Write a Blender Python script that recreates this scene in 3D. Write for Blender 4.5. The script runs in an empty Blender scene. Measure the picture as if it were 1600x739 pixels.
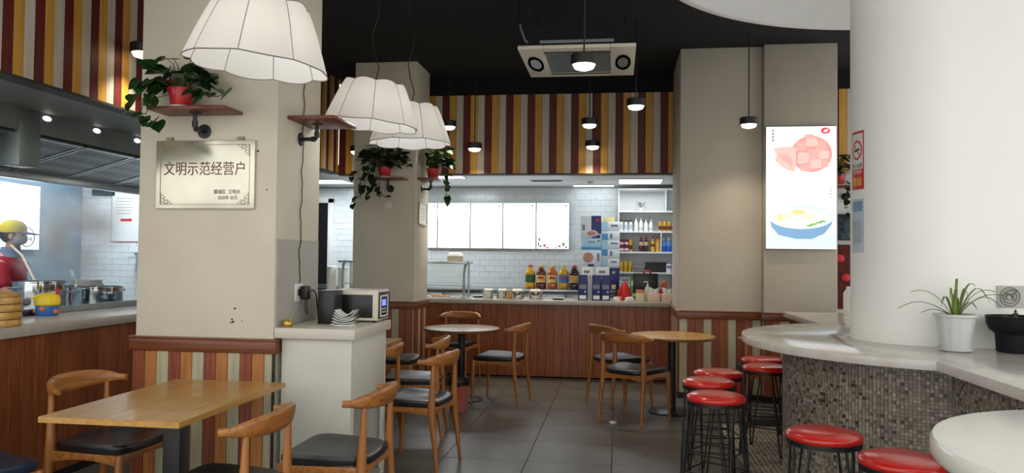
import bpy, bmesh, math, random
from mathutils import Vector, Matrix
random.seed(7)
S = bpy.context.scene
COL = S.collection
PI = math.pi

# ---------------------------------------------------------------- camera, world, exposure
def setup_camera():
    yaw, pitch, roll = math.atan(165/1200.0), 31.5/1200.0, 0.011
    fwd = Vector((-math.sin(yaw)*math.cos(pitch), math.cos(yaw)*math.cos(pitch), math.sin(pitch)))
    r0 = Vector((math.cos(yaw), math.sin(yaw), 0)); u0 = r0.cross(fwd)
    r = r0*math.cos(roll) + u0*math.sin(roll); u = u0*math.cos(roll) - r0*math.sin(roll)
    cd = bpy.data.cameras.new('camera'); c = bpy.data.objects.new('camera', cd); COL.objects.link(c)
    cd.sensor_fit = 'HORIZONTAL'; cd.sensor_width = 36.0; cd.lens = 36.0*1200/1600
    cd.clip_start = .05; cd.clip_end = 100
    m = Matrix.Identity(4)
    for i in range(3):
        m[i][0], m[i][1], m[i][2] = r[i], u[i], -fwd[i]
    m[2][3] = 1.45
    c.matrix_world = m
    S.camera = c
setup_camera()

W = bpy.data.worlds.new('daylight'); S.world = W; W.use_nodes = True
WORLD_STRENGTH = 1.7
_bg = W.node_tree.nodes['Background']; _bg.inputs[0].default_value = (1.0, .985, .955, 1); _bg.inputs[1].default_value = WORLD_STRENGTH
S.view_settings.view_transform = 'Standard'; S.view_settings.look = 'None'
S.view_settings.gamma = 1; S.view_settings.use_curve_mapping = False
S.view_settings.exposure = 0.0
try:
    S.cycles.use_denoising = True
    S.cycles.max_bounces = 8; S.cycles.diffuse_bounces = 5; S.cycles.glossy_bounces = 4
    S.cycles.transmission_bounces = 6; S.cycles.transparent_max_bounces = 8
    S.cycles.sample_clamp_indirect = 6; S.cycles.caustics_reflective = False; S.cycles.caustics_refractive = False
except Exception:
    pass
SPOT_W = 42.0       # each black downlight
SHADE_W = 3.2       # bulb inside each fabric shade
SERVE_W = 20.0      # each ceiling panel of the serving room
KITCHEN_W = 26.0  # each unseen light added under the kitchen ceiling

# ---------------------------------------------------------------- materials
def lin(c):
    f = lambda v: (v/255/12.92) if v/255 <= .04045 else ((v/255+.055)/1.055)**2.4
    return tuple(f(v) for v in c) + (1,)

def nodes(m):
    m.use_nodes = True
    return m.node_tree, m.node_tree.nodes['Principled BSDF']

def mat(name, c, rough=.5, metal=0.0, var=.08, scale=6.0, bump=0.0, bscale=None, coat=0.0, spec=.5, rnd=0.0):
    """plain surface with a little noise in its colour, optional fine relief and per-object variation"""
    m = bpy.data.materials.new(name); nt, b = nodes(m)
    b.inputs['Roughness'].default_value = rough; b.inputs['Metallic'].default_value = metal
    b.inputs['Coat Weight'].default_value = coat; b.inputs['Specular IOR Level'].default_value = spec
    tc = nt.nodes.new('ShaderNodeTexCoord')
    n = nt.nodes.new('ShaderNodeTexNoise'); n.inputs['Scale'].default_value = scale; n.inputs['Detail'].default_value = 5
    nt.links.new(tc.outputs['Object'], n.inputs['Vector'])
    hs = nt.nodes.new('ShaderNodeHueSaturation'); hs.inputs['Color'].default_value = lin(c)
    mr = nt.nodes.new('ShaderNodeMapRange'); mr.inputs[1].default_value = .3; mr.inputs[2].default_value = .7
    mr.inputs[3].default_value = 1-var; mr.inputs[4].default_value = 1+var
    nt.links.new(n.outputs[0], mr.inputs[0])
    if rnd:
        oi = nt.nodes.new('ShaderNodeObjectInfo'); mr2 = nt.nodes.new('ShaderNodeMapRange')
        mr2.inputs[3].default_value = 1-rnd; mr2.inputs[4].default_value = 1+rnd
        nt.links.new(oi.outputs['Random'], mr2.inputs[0])
        mu = nt.nodes.new('ShaderNodeMath'); mu.operation = 'MULTIPLY'
        nt.links.new(mr.outputs[0], mu.inputs[0]); nt.links.new(mr2.outputs[0], mu.inputs[1]); nt.links.new(mu.outputs[0], hs.inputs['Value'])
    else:
        nt.links.new(mr.outputs[0], hs.inputs['Value'])
    nt.links.new(hs.outputs[0], b.inputs['Base Color'])
    if bump:
        n2 = nt.nodes.new('ShaderNodeTexNoise'); n2.inputs['Scale'].default_value = bscale or 60; n2.inputs['Detail'].default_value = 3
        nt.links.new(tc.outputs['Object'], n2.inputs['Vector'])
        bp = nt.nodes.new('ShaderNodeBump'); bp.inputs['Strength'].default_value = bump; bp.inputs['Distance'].default_value = .01
        nt.links.new(n2.outputs[0], bp.inputs['Height']); nt.links.new(bp.outputs[0], b.inputs['Normal'])
    return m

def wood(name, c1, c2, axis='z', rough=.4, fine=55.0, rnd=.12, coat=0.0, spec=.5):
    """grain stretched along one object axis, each object a little lighter or darker"""
    m = bpy.data.materials.new(name); nt, b = nodes(m)
    b.inputs['Roughness'].default_value = rough; b.inputs['Coat Weight'].default_value = coat; b.inputs['Specular IOR Level'].default_value = spec
    tc = nt.nodes.new('ShaderNodeTexCoord'); oi = nt.nodes.new('ShaderNodeObjectInfo')
    off = nt.nodes.new('ShaderNodeVectorMath'); off.operation = 'MULTIPLY_ADD'
    comb = nt.nodes.new('ShaderNodeCombineXYZ')
    for i in range(3): nt.links.new(oi.outputs['Random'], comb.inputs[i])
    off.inputs[1].default_value = (7, 11, 5)
    nt.links.new(comb.outputs[0], off.inputs[0]); nt.links.new(tc.outputs['Object'], off.inputs[2])
    mp = nt.nodes.new('ShaderNodeMapping')
    sc = {'x': (fine*.05, fine, fine), 'y': (fine, fine*.05, fine), 'z': (fine, fine, fine*.05)}[axis]
    mp.inputs['Scale'].default_value = sc
    nt.links.new(off.outputs[0], mp.inputs['Vector'])
    n = nt.nodes.new('ShaderNodeTexNoise'); n.inputs['Scale'].default_value = 1.0; n.inputs['Detail'].default_value = 6; n.inputs['Distortion'].default_value = .6
    nt.links.new(mp.outputs[0], n.inputs['Vector'])
    cr = nt.nodes.new('ShaderNodeValToRGB')
    cr.color_ramp.elements[0].position = .32; cr.color_ramp.elements[0].color = lin(c1)
    cr.color_ramp.elements[1].position = .68; cr.color_ramp.elements[1].color = lin(c2)
    nt.links.new(n.outputs[0], cr.inputs[0])
    hs = nt.nodes.new('ShaderNodeHueSaturation'); nt.links.new(cr.outputs[0], hs.inputs['Color'])
    mr = nt.nodes.new('ShaderNodeMapRange'); mr.inputs[3].default_value = 1-rnd; mr.inputs[4].default_value = 1+rnd
    nt.links.new(oi.outputs['Random'], mr.inputs[0]); nt.links.new(mr.outputs[0], hs.inputs['Value'])
    nt.links.new(hs.outputs[0], b.inputs['Base Color'])
    bp = nt.nodes.new('ShaderNodeBump'); bp.inputs['Strength'].default_value = .12; bp.inputs['Distance'].default_value = .004
    nt.links.new(n.outputs[0], bp.inputs['Height']); nt.links.new(bp.outputs[0], b.inputs['Normal'])
    return m

def emit(name, c, s):
    m = bpy.data.materials.new(name); nt, b = nodes(m)
    b.inputs['Base Color'].default_value = (*[v*.8 for v in lin(c)[:3]], 1)
    b.inputs['Emission Color'].default_value = lin(c); b.inputs['Emission Strength'].default_value = s
    return m

def glass(name, c=(225, 240, 238), rough=.02, alpha=.18):
    m = bpy.data.materials.new(name); nt, b = nodes(m)
    b.inputs['Base Color'].default_value = lin(c); b.inputs['Roughness'].default_value = rough
    b.inputs['Alpha'].default_value = alpha
    return m

def liquid(name, c, rough=.08):
    m = mat(name, c, rough, var=.12, scale=20, coat=.6); return m

def fabric_shade():
    m = bpy.data.materials.new('white_shade_fabric'); nt, b = nodes(m)
    out = nt.nodes['Material Output']
    b.inputs['Base Color'].default_value = lin((232, 229, 222)); b.inputs['Roughness'].default_value = .85
    tr = nt.nodes.new('ShaderNodeBsdfTranslucent'); tr.inputs[0].default_value = lin((235, 228, 215))
    mx = nt.nodes.new('ShaderNodeMixShader'); mx.inputs[0].default_value = .35
    nt.links.new(b.outputs[0], mx.inputs[1]); nt.links.new(tr.outputs[0], mx.inputs[2]); nt.links.new(mx.outputs[0], out.inputs[0])
    tc = nt.nodes.new('ShaderNodeTexCoord'); n = nt.nodes.new('ShaderNodeTexNoise'); n.inputs['Scale'].default_value = 90
    nt.links.new(tc.outputs['Object'], n.inputs[0])
    bp = nt.nodes.new('ShaderNodeBump'); bp.inputs['Strength'].default_value = .15; bp.inputs['Distance'].default_value = .004
    nt.links.new(n.outputs[0], bp.inputs['Height']); nt.links.new(bp.outputs[0], b.inputs['Normal'])
    return m

def island_mosaic():
    m = bpy.data.materials.new('mosaic_chips'); nt, b = nodes(m); b.inputs['Roughness'].default_value = .35
    g = nt.nodes.new('ShaderNodeNewGeometry'); cr = nt.nodes.new('ShaderNodeValToRGB'); cr.color_ramp.interpolation = 'CONSTANT'
    stops = [(0, (58, 50, 42)), (.05, (104, 94, 80)), (.16, (142, 133, 118)), (.38, (154, 146, 132)), (.55, (132, 123, 109)), (.72, (164, 157, 144)), (.86, (120, 111, 97)), (.95, (176, 170, 158))]
    el = cr.color_ramp.elements
    el[0].position = 0; el[0].color = lin(stops[0][1]); el[1].position = stops[1][0]; el[1].color = lin(stops[1][1])
    for p, c in stops[2:]:
        e = el.new(p); e.color = lin(c)
    nt.links.new(g.outputs['Random Per Island'], cr.inputs[0]); nt.links.new(cr.outputs[0], b.inputs['Base Color'])
    return m

def penny_floor():
    m = bpy.data.materials.new('small_mosaic_floor'); nt, b = nodes(m); b.inputs['Roughness'].default_value = .45
    tc = nt.nodes.new('ShaderNodeTexCoord'); v = nt.nodes.new('ShaderNodeTexVoronoi'); v.inputs['Scale'].default_value = 28; v.inputs['Randomness'].default_value = .25
    nt.links.new(tc.outputs['Object'], v.inputs['Vector'])
    cr = nt.nodes.new('ShaderNodeValToRGB'); cr.color_ramp.elements[0].position = .42; cr.color_ramp.elements[0].color = lin((168, 160, 146))
    cr.color_ramp.elements[1].position = .5; cr.color_ramp.elements[1].color = lin((70, 64, 58))
    nt.links.new(v.outputs['Distance'], cr.inputs[0]); nt.links.new(cr.outputs[0], b.inputs['Base Color'])
    return m

def perforated():
    m = bpy.data.materials.new('hood_filter_mesh'); nt, b = nodes(m); b.inputs['Metallic'].default_value = .8; b.inputs['Roughness'].default_value = .4
    tc = nt.nodes.new('ShaderNodeTexCoord'); v = nt.nodes.new('ShaderNodeTexVoronoi'); v.inputs['Scale'].default_value = 23; v.inputs['Randomness'].default_value = .0
    nt.links.new(tc.outputs['Object'], v.inputs['Vector'])
    cr = nt.nodes.new('ShaderNodeValToRGB'); cr.color_ramp.elements[0].position = .3; cr.color_ramp.elements[0].color = lin((28, 30, 30))
    cr.color_ramp.elements[1].position = .42; cr.color_ramp.elements[1].color = lin((135, 140, 138))
    nt.links.new(v.outputs['Distance'], cr.inputs[0]); nt.links.new(cr.outputs[0], b.inputs['Base Color'])
    return m

def stone_top():
    m = bpy.data.materials.new('white_stone_top'); nt, b = nodes(m); b.inputs['Roughness'].default_value = .16
    tc = nt.nodes.new('ShaderNodeTexCoord'); n = nt.nodes.new('ShaderNodeTexNoise'); n.inputs['Scale'].default_value = 5; n.inputs['Detail'].default_value = 8; n.inputs['Distortion'].default_value = 1.5
    nt.links.new(tc.outputs['Object'], n.inputs['Vector'])
    cr = nt.nodes.new('ShaderNodeValToRGB'); cr.color_ramp.elements[0].position = .35; cr.color_ramp.elements[0].color = lin((198, 195, 186))
    cr.color_ramp.elements[1].position = .6; cr.color_ramp.elements[1].color = lin((214, 211, 203))
    nt.links.new(n.outputs[0], cr.inputs[0]); nt.links.new(cr.outputs[0], b.inputs['Base Color'])
    return m

M = {}
M['pillar'] = mat('cream_wall_paint', (211, 204, 185), .8, var=.05, scale=2.5, bump=.25, bscale=45)
M['pillar_b'] = mat('greige_wall_paint', (190, 183, 168), .8, var=.05, scale=2.5, bump=.2, bscale=45)
M['column'] = mat('white_column_paint', (244, 244, 238), .5, var=.01, scale=2)
M['patch'] = mat('grey_patch_paint', (178, 174, 164), .75, var=.06, scale=4, bump=.1)
M['black'] = mat('black_ceiling_paint', (12, 12, 14), .9, var=.1)
M['whitewall'] = mat('white_tile_grout', (196, 202, 204), .6)
M['tile'] = mat('white_glazed_tile', (224, 230, 232), .18, var=.03, rnd=.02)
M['whitepaint'] = mat('white_paint', (224, 226, 226), .5, var=.02)
M['cabinet'] = mat('white_laminate_worn', (206, 205, 194), .45, var=.05, scale=3)
M['cabinet_in'] = mat('cabinet_inside', (150, 146, 136), .6)
M['cabtop'] = mat('cream_stone_slab', (206, 203, 190), .3, var=.05, scale=8)
M['maroon'] = wood('maroon_board', (84, 22, 18), (104, 32, 26), 'z', .55, 40, .08)
M['mustard'] = wood('mustard_board', (196, 142, 52), (216, 164, 72), 'z', .55, 40, .05)
M['offwhite'] = wood('off_white_board', (190, 182, 166), (208, 200, 184), 'z', .55, 40, .04)
M['w_red'] = wood('red_brown_board', (112, 54, 32), (146, 76, 46), 'z', .42, 50, .12)
M['w_orange'] = wood('orange_brown_board', (160, 100, 48), (188, 126, 66), 'z', .42, 50, .1)
M['w_brown'] = wood('mid_brown_board', (126, 70, 40), (152, 90, 54), 'z', .42, 50, .1)
M['w_pale'] = wood('pale_grey_board', (168, 162, 132), (190, 184, 156), 'z', .45, 50, .06)
M['counter'] = wood('reddish_counter_board', (112, 56, 28), (156, 88, 46), 'z', .35, 60, .14)
M['cap'] = wood('red_brown_rail', (98, 50, 24), (126, 70, 36), 'x', .35, 50, .05)
M['shelfwood'] = wood('red_shelf_wood', (98, 48, 30), (134, 68, 42), 'x', .4, 50, .08)
M['oak'] = wood('honey_oak', (140, 84, 36), (174, 114, 54), 'z', .35, 45, .1, .2)
M['oakh'] = wood('honey_oak_horizontal', (134, 80, 32), (176, 116, 56), 'x', .35, 40, .1, .2)
M['table'] = wood('golden_oak_top', (172, 126, 58), (198, 152, 78), 'y', .3, 40, .03, .2)
M['table_pale'] = wood('pale_table_top', (176, 152, 128), (198, 176, 152), 'x', .22, 40, .03, .3)
M['edge'] = mat('dark_edge_band', (110, 74, 44), .4)
M['leather'] = mat('black_leather', (26, 26, 28), .32, var=.15, scale=12, bump=.12, bscale=120)
M['leather_blue'] = mat('navy_black_leather', (30, 42, 66), .35, var=.15, scale=12, bump=.12, bscale=120)
M['blackmetal'] = mat('black_powder_coat', (20, 20, 22), .42, var=.1)
M['redvinyl'] = mat('red_vinyl', (198, 34, 26), .28, var=.06, coat=.4)
M['steel'] = mat('brushed_steel', (178, 184, 186), .28, 1.0, var=.08, scale=14)
M['steel_s'] = mat('shiny_pot_steel', (196, 200, 202), .1, 1.0, var=.05, scale=14)
M['steel_d'] = mat('dull_hood_steel', (132, 140, 138), .42, .85, var=.1, scale=5)
M['steel_blue'] = mat('wall_cladding_steel', (150, 172, 190), .4, .5, var=.12, scale=1.6)
M['soffit'] = mat('grey_soffit', (128, 136, 134), .6, var=.05)
M['worktop'] = mat('grey_stone_worktop', (172, 168, 158), .25, var=.06, scale=20)
M['stone'] = stone_top()
M['stone_w'] = mat('near_white_solid_top', (234, 231, 222), .2, var=.03, scale=4)
M['mosaic'] = island_mosaic()
M['grout'] = mat('mosaic_grout', (146, 138, 124), .8)
M['floor'] = mat('dark_slate_tile', (84, 82, 76), .34, var=.3, scale=2.2, bump=.06, bscale=25, rnd=.06)
M['groove'] = mat('tile_joint', (34, 32, 30), .8)
M['penny'] = penny_floor()
M['filter'] = perforated()
M['shade'] = fabric_shade()
M['wire'] = mat('grey_wire', (112, 106, 98), .5)
M['cordblack'] = mat('black_cord', (16, 16, 16), .5)
M['lampglow'] = emit('downlight_glow', (255, 236, 205), 5)
M['bulbglow'] = emit('shade_bulb_glow', (255, 250, 240), 1.5)
M['panelglow'] = emit('ceiling_panel_glow', (240, 248, 255), 2.2)
M['menuglow'] = emit('menu_lightbox_glow', (242, 250, 255), 1.6)
M['kitchenglow'] = emit('kitchen_lightbox_glow', (225, 246, 248), 2.0)
M['posterglow'] = emit('poster_lightbox_glow', (244, 250, 253), 1.05)
M['leaf'] = mat('pothos_leaf', (34, 66, 30), .35, var=.25, scale=18, rnd=.35)
M['leaf_l'] = mat('spider_leaf', (112, 134, 58), .4, var=.3, scale=25, rnd=.3)
M['stem'] = mat('green_stem', (70, 84, 40), .5)
M['soil'] = mat('dark_soil', (40, 30, 22), .95)
M['redpot'] = mat('red_plastic_pot', (192, 34, 40), .3)
M['whiteplastic'] = mat('white_plastic', (222, 224, 220), .35, var=.02)
M['creamplastic'] = mat('cream_plastic', (214, 208, 190), .4, var=.03)
M['blackplastic'] = mat('black_plastic', (18, 18, 20), .35)
M['blackpot'] = mat('black_glazed_pot', (16, 14, 18), .6, spec=.25)
M['greypot'] = mat('white_ribbed_pot', (206, 210, 208), .35, var=.04)
M['plaque'] = mat('polished_plaque_metal', (206, 204, 186), .22, .75, var=.08, scale=5)
M['plaque_e'] = mat('plaque_edge', (120, 112, 84), .35, .8)
M['ink_red'] = mat('dark_red_ink', (112, 30, 24), .5)
M['ink'] = mat('dark_ink', (52, 50, 44), .6)
M['red'] = mat('signal_red', (196, 36, 38), .45)
M['yellow'] = mat('signal_yellow', (236, 200, 40), .4)
M['glass'] = glass('clear_glass')
M['skin'] = mat('skin', (206, 150, 122), .55)
M['hair'] = mat('black_hair', (26, 22, 20), .6)
M['bamboo'] = wood('bamboo_strip', (184, 140, 70), (216, 176, 104), 'z', .5, 30, .06)

# ---------------------------------------------------------------- geometry helpers
class MB:
    def __init__(s): s.v, s.f, s.mi, s.k = [], [], [], 0
    def add(s, vs, fs):
        n = len(s.v); s.v += [tuple(p) for p in vs]
        for f in fs: s.f.append(tuple(i+n for i in f)); s.mi.append(s.k)
        return s
    def box(s, x0, x1, y0, y1, z0, z1):
        return s.add([(x0,y0,z0),(x1,y0,z0),(x1,y1,z0),(x0,y1,z0),(x0,y0,z1),(x1,y0,z1),(x1,y1,z1),(x0,y1,z1)],
                     [(3,2,1,0),(4,5,6,7),(0,1,5,4),(1,2,6,5),(2,3,7,6),(3,0,4,7)])
    def loft(s, rings, cap=True, closed=True):
        n = len(rings[0]); vs = [p for r in rings for p in r]; fs = []
        for i in range(len(rings)-1):
            for j in range(n if closed else n-1):
                a, b = i*n+j, i*n+(j+1) % n
                fs.append((a, b, b+n, a+n))
        if cap:
            fs.append(tuple(range(n))[::-1]); fs.append(tuple(range((len(rings)-1)*n, len(rings)*n)))
        return s.add(vs, fs)
    def lathe(s, prof, n=24, c=(0,0,0), cap=True):
        return s.loft([[(c[0]+r*math.cos(2*PI*j/n), c[1]+r*math.sin(2*PI*j/n), c[2]+z) for j in range(n)] for r, z in prof], cap)
    def cyl(s, c, r, z0, z1, n=20, r1=None):
        return s.lathe([(r, z0), (r if r1 is None else r1, z1)], n, c)
    def tube(s, pts, r, n=8, cap=True):
        pts = [Vector(p) for p in pts]; rr = r if isinstance(r, (list, tuple)) else [r]*len(pts)
        rings, up = [], None
        for i, p in enumerate(pts):
            d = (pts[min(i+1, len(pts)-1)]-pts[max(i-1, 0)]).normalized()
            if up is None: up = Vector((0,0,1)) if abs(d.z) < .9 else Vector((1,0,0))
            a = d.cross(up).normalized(); b = a.cross(d).normalized(); up = b
            rings.append([p+(a*math.cos(2*PI*j/n)+b*math.sin(2*PI*j/n))*rr[i] for j in range(n)])
        return s.loft([r_[::-1] for r_ in rings], cap)
    def prism(s, poly, z0, z1):
        n = len(poly)
        return s.add([(x,y,z0) for x,y in poly]+[(x,y,z1) for x,y in poly],
                     [tuple(range(n))[::-1], tuple(range(n,2*n))]+[(i,(i+1)%n,(i+1)%n+n,i+n) for i in range(n)])
    def ell(s, c, rx, ry, rz, n=14, m=8):
        rings = []
        for i in range(m+1):
            t = -PI/2+PI*i/m; q = max(math.cos(t), .02)
            rings.append([(c[0]+rx*q*math.cos(2*PI*j/n), c[1]+ry*q*math.sin(2*PI*j/n), c[2]+rz*math.sin(t)) for j in range(n)])
        return s.loft(rings)
    def mesh(s, name, m, bevel=0, smooth=False, seg=2):
        me = bpy.data.meshes.new(name); me.from_pydata(s.v, [], s.f)
        for x in (m if isinstance(m, (list, tuple)) else [m]): me.materials.append(x)
        me.polygons.foreach_set('material_index', s.mi)
        bm = bmesh.new(); bm.from_mesh(me)
        bmesh.ops.recalc_face_normals(bm, faces=bm.faces)
        if bevel:
            es = [e for e in bm.edges if len(e.link_faces) == 2 and e.calc_face_angle(0) > .6]
            bmesh.ops.bevel(bm, geom=es, offset=bevel, segments=seg, affect='EDGES', profile=.5, clamp_overlap=True)
        bm.to_mesh(me); bm.free()
        if smooth or bevel:
            me.polygons.foreach_set('use_smooth', [True]*len(me.polygons))
            me.set_sharp_from_angle(angle=math.radians(40))
        me.update()
        return me
    def build(s, name, m, parent=None, loc=(0,0,0), rot=(0,0,0), bevel=0, smooth=False, seg=2):
        return link(name, s.mesh(name, m, bevel, smooth, seg), parent, loc, rot)

def link(name, me, parent=None, loc=(0,0,0), rot=(0,0,0)):
    o = bpy.data.objects.new(name, me); COL.objects.link(o); o.location = loc; o.rotation_euler = rot
    if parent: o.parent = parent
    return o
def tag(o, label=None, cat=None, group=None, kind=None):
    if label: o['label'] = label
    if cat: o['category'] = cat
    if group: o['group'] = group
    if kind: o['kind'] = kind
    return o
def thing(name, label, cat, loc=(0,0,0), rz=0, group=None):
    o = bpy.data.objects.new(name, None); COL.objects.link(o); o.location = loc; o.rotation_euler = (0,0,rz)
    o.empty_display_size = .1
    return tag(o, label, cat, group)
def copy_tree(o, parent=None):
    c = o.copy(); COL.objects.link(c)
    if parent: c.parent = parent
    for ch in list(o.children): copy_tree(ch, c)
    return c
def struct(name, mb, m, label, cat, **k):
    return tag(mb.build(name, m, **k), label, cat, kind='structure')
def box(*a): return MB().box(*a)
def cbox(cx, cy, z0, sx, sy, sz): return MB().box(cx-sx/2, cx+sx/2, cy-sy/2, cy+sy/2, z0, z0+sz)

def text_mesh(name, body, size, m, parent, loc, rot, ext=.001, align='CENTER', sx=1.0):
    cu = bpy.data.curves.new(name, 'FONT'); cu.body = body; cu.size = size; cu.align_x = align; cu.align_y = 'CENTER'; cu.extrude = ext; cu.resolution_u = 3
    t = bpy.data.objects.new('tmp', cu); COL.objects.link(t)
    bpy.context.view_layer.update()
    me = bpy.data.meshes.new_from_object(t.evaluated_get(bpy.context.evaluated_depsgraph_get()))
    bpy.data.objects.remove(t); bpy.data.curves.remove(cu)
    me.name = name; me.materials.clear(); me.materials.append(m)
    o = link(name, me, parent, loc, rot); o.scale = (sx, 1, 1)
    return o

def spot(x, y, z, w, ang=114, col=(1,.86,.66), size=.06, blend=.9):
    d = bpy.data.lights.new('downlight_beam', 'SPOT'); d.energy = w; d.spot_size = math.radians(ang); d.spot_blend = blend; d.color = col; d.shadow_soft_size = size
    o = bpy.data.objects.new('downlight_beam', d); COL.objects.link(o); o.location = (x, y, z); return o
def area(x, y, z, sx, sy, w, col=(1,1,1), rot=(0,0,0)):
    d = bpy.data.lights.new('panel_light', 'AREA'); d.shape = 'RECTANGLE'; d.size = sx; d.size_y = sy; d.energy = w; d.color = col
    o = bpy.data.objects.new('panel_light', d); COL.objects.link(o); o.location = (x, y, z); o.rotation_euler = rot; return o

# ---------------------------------------------------------------- structure: floor, ceiling, walls
floor = struct('floor', box(-7, 4.5, -1.5, 11.6, -.1, -.012), M['groove'], 'dark slate tiled dining floor with thin joints', 'floor')
tm = MB().box(0, .597, 0, .597, -.012, 0).mesh('floor_tile', M['floor'], bevel=.002, seg=1)
for i in range(-6, 8):
    for j in range(-1, 10):
        x, y = -.03+.6*i+.0015, 3.66+.6*j+.0015
        if x > .85 and y < 6.9: continue
        if y > 9.0: continue
        link('floor_tile', tm, floor, (x, y, 0))
fm = box(.885, 4.4, 2.0, 6.955, -.012, .001).build('mosaic_floor', M['penny'], floor)
tag(fm, 'pale small-mosaic floor strip around the bar', kind='stuff')
box(-7, .885, -1.5, 3.06, -.012, 0).build('floor_slab', M['floor'], floor)

struct('ceiling', box(-3.6, 4.5, 1.2, 9.5, 3.66, 3.76), M['black'], 'matt black ceiling high above the dining area', 'ceiling')
# round white soffit around the column
sf = MB()
R = 1.96
sf.lathe([(R, .24), (R, .0), (R-.05, .0), (R-.06, .006), (R-.28, .225), (.5, .232)], 96, (2.12, 4.90, 3.42), cap=False)
tag(sf.build('ceiling_disc', M['whitepaint'], smooth=True), 'round white dropped ceiling disc around the white column', 'ceiling disc', kind='structure')

# boards helper: boards along x (facing -y) or along y (facing +x)
def boards(parent, seq, w, a0, a1, fixed, z0, z1, axis, side=-1, t=.012, gap=.003, name='board', start=0):
    ms = {}
    k, a = start, a0
    while a < a1-.004:
        ww = min(w, a1-a); key = (seq[k % len(seq)].name, round(ww, 4))
        if key not in ms:
            if axis == 'x': b = MB().box(0, ww-gap, -t if side < 0 else 0, 0 if side < 0 else t, z0, z1)
            else: b = MB().box(0 if side > 0 else -t, t if side > 0 else 0, 0, ww-gap, z0, z1)
            ms[key] = b.mesh(name, seq[k % len(seq)], bevel=.0012, seg=1)
        link(name, ms[key], parent, (a, fixed, 0) if axis == 'x' else (fixed, a, 0))
        a += w; k += 1
BAND = [M['maroon'], M['mustard'], M['offwhite']]
WAIN = [M['w_red'], M['w_orange'], M['w_pale']]
WAIN2 = [M['w_red'], M['w_brown'], M['w_pale']]
# back bulkhead with stripes
wb = struct('wall_back', box(-3.5, 3.6, 9.312, 9.42, 2.49, 3.66), M['black'], 'bulkhead with maroon, mustard and cream upright boards over the serving counter', 'wall')
x0 = -1.372 - .267*8
boards(wb, BAND, .089, x0+.005, .655, 9.312, 2.468, 3.44, 'x')
boards(wb, BAND, .089, 2.0+.0, 3.5, 9.312, 2.468, 3.44, 'x', start=1)
box(-3.5, .66, 9.29, 9.42, 2.452, 2.468).build('bottom_trim', M['ink'], wb)
# left bulkhead
wl = struct('wall_left', box(-3.62, -3.512, 2.6, 9.3, 2.49, 3.66), M['black'], 'striped bulkhead of upright boards above the open kitchen', 'wall')
boards(wl, BAND, .0823, 3.93-.247*4, 9.28, -3.512, 2.482, 3.66, 'y', side=1)
box(-3.62, -3.495, 2.6, 9.3, 2.466, 2.482).build('bottom_trim', M['ink'], wl)
struct('wall_kitchen', box(-6.35, -6.2, 2.0, 11.4, 0, 2.8), M['steel_blue'], 'blue-grey steel clad kitchen wall behind the stove', 'wall')

def tiled(parent, a0, a1, z0, z1, fixed, axis, tw=.15, th=.075, t=.006):
    mb = MB(); z = z0; r = 0
    while z < z1-.02:
        a = a0 - (tw/2 if r % 2 else 0)
        while a < a1-.01:
            lo, hi = max(a, a0), min(a+tw, a1)
            if hi-lo > .02:
                if axis == 'x': mb.box(lo+.002, hi-.002, fixed-t, fixed, z+.002, min(z+th, z1)-.002)
                else: mb.box(fixed, fixed+t, lo+.002, hi-.002, z+.002, min(z+th, z1)-.002)
            a += tw
        z += th; r += 1
    return tag(mb.build('wall_tiles', M['tile'], parent), 'white glazed brick-bond tiles', kind='stuff')
we = struct('wall_kitchen_end', box(-6.2, -3.75, 8.2, 8.32, 0, 2.8), M['whitewall'], 'white tiled end wall of the kitchen', 'wall')
tiled(we, -6.2, -3.76, .75, 2.6, 8.2, 'x', .2, .07)
ws = struct('wall_serving', box(-6.2, 4.0, 11.4, 11.55, 0, 2.8), M['whitewall'], 'white tiled back wall of the serving room', 'wall')
tiled(ws, -5.2, 1.0, .95, 2.5, 11.4, 'x', .15, .09)
struct('wall_serving_side', box(1.02, 1.12, 9.42, 11.4, 0, 2.6), M['whitepaint'], 'white side wall of the serving room beyond the shelf unit', 'wall')
struct('wall_right', box(2.0, 4.2, 9.32, 9.42, 0, 2.49), M['whitepaint'], 'white wall under the stripes behind the column', 'wall')
cs = struct('ceiling_serving', box(-6.2, 1.12, 9.42, 11.4, 2.5, 2.6), M['whitepaint'], 'low white ceiling of the serving room', 'ceiling')
ck = struct('ceiling_kitchen', box(-6.2, -3.62, 2.0, 9.42, 2.62, 2.7), M['soffit'], 'grey kitchen ceiling above the hood', 'ceiling')

# door frame in the slot between the pillars
dr = tag(bpy.data.objects.new('door_1', None), 'white framed dark doorway in the tiled serving wall', 'door', kind='structure'); COL.objects.link(dr)
b = MB(); b.box(-4.95, -4.86, 11.36, 11.39, 0, 2.32); b.box(-4.44, -4.35, 11.36, 11.39, 0, 2.32); b.box(-4.95, -4.35, 11.36, 11.39, 2.25, 2.34)
b.build('door_frame', M['whitepaint'], dr, bevel=.004)
box(-4.86, -4.44, 11.385, 11.393, 0, 2.25).build('door_leaf', M['blackplastic'], dr)

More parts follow.
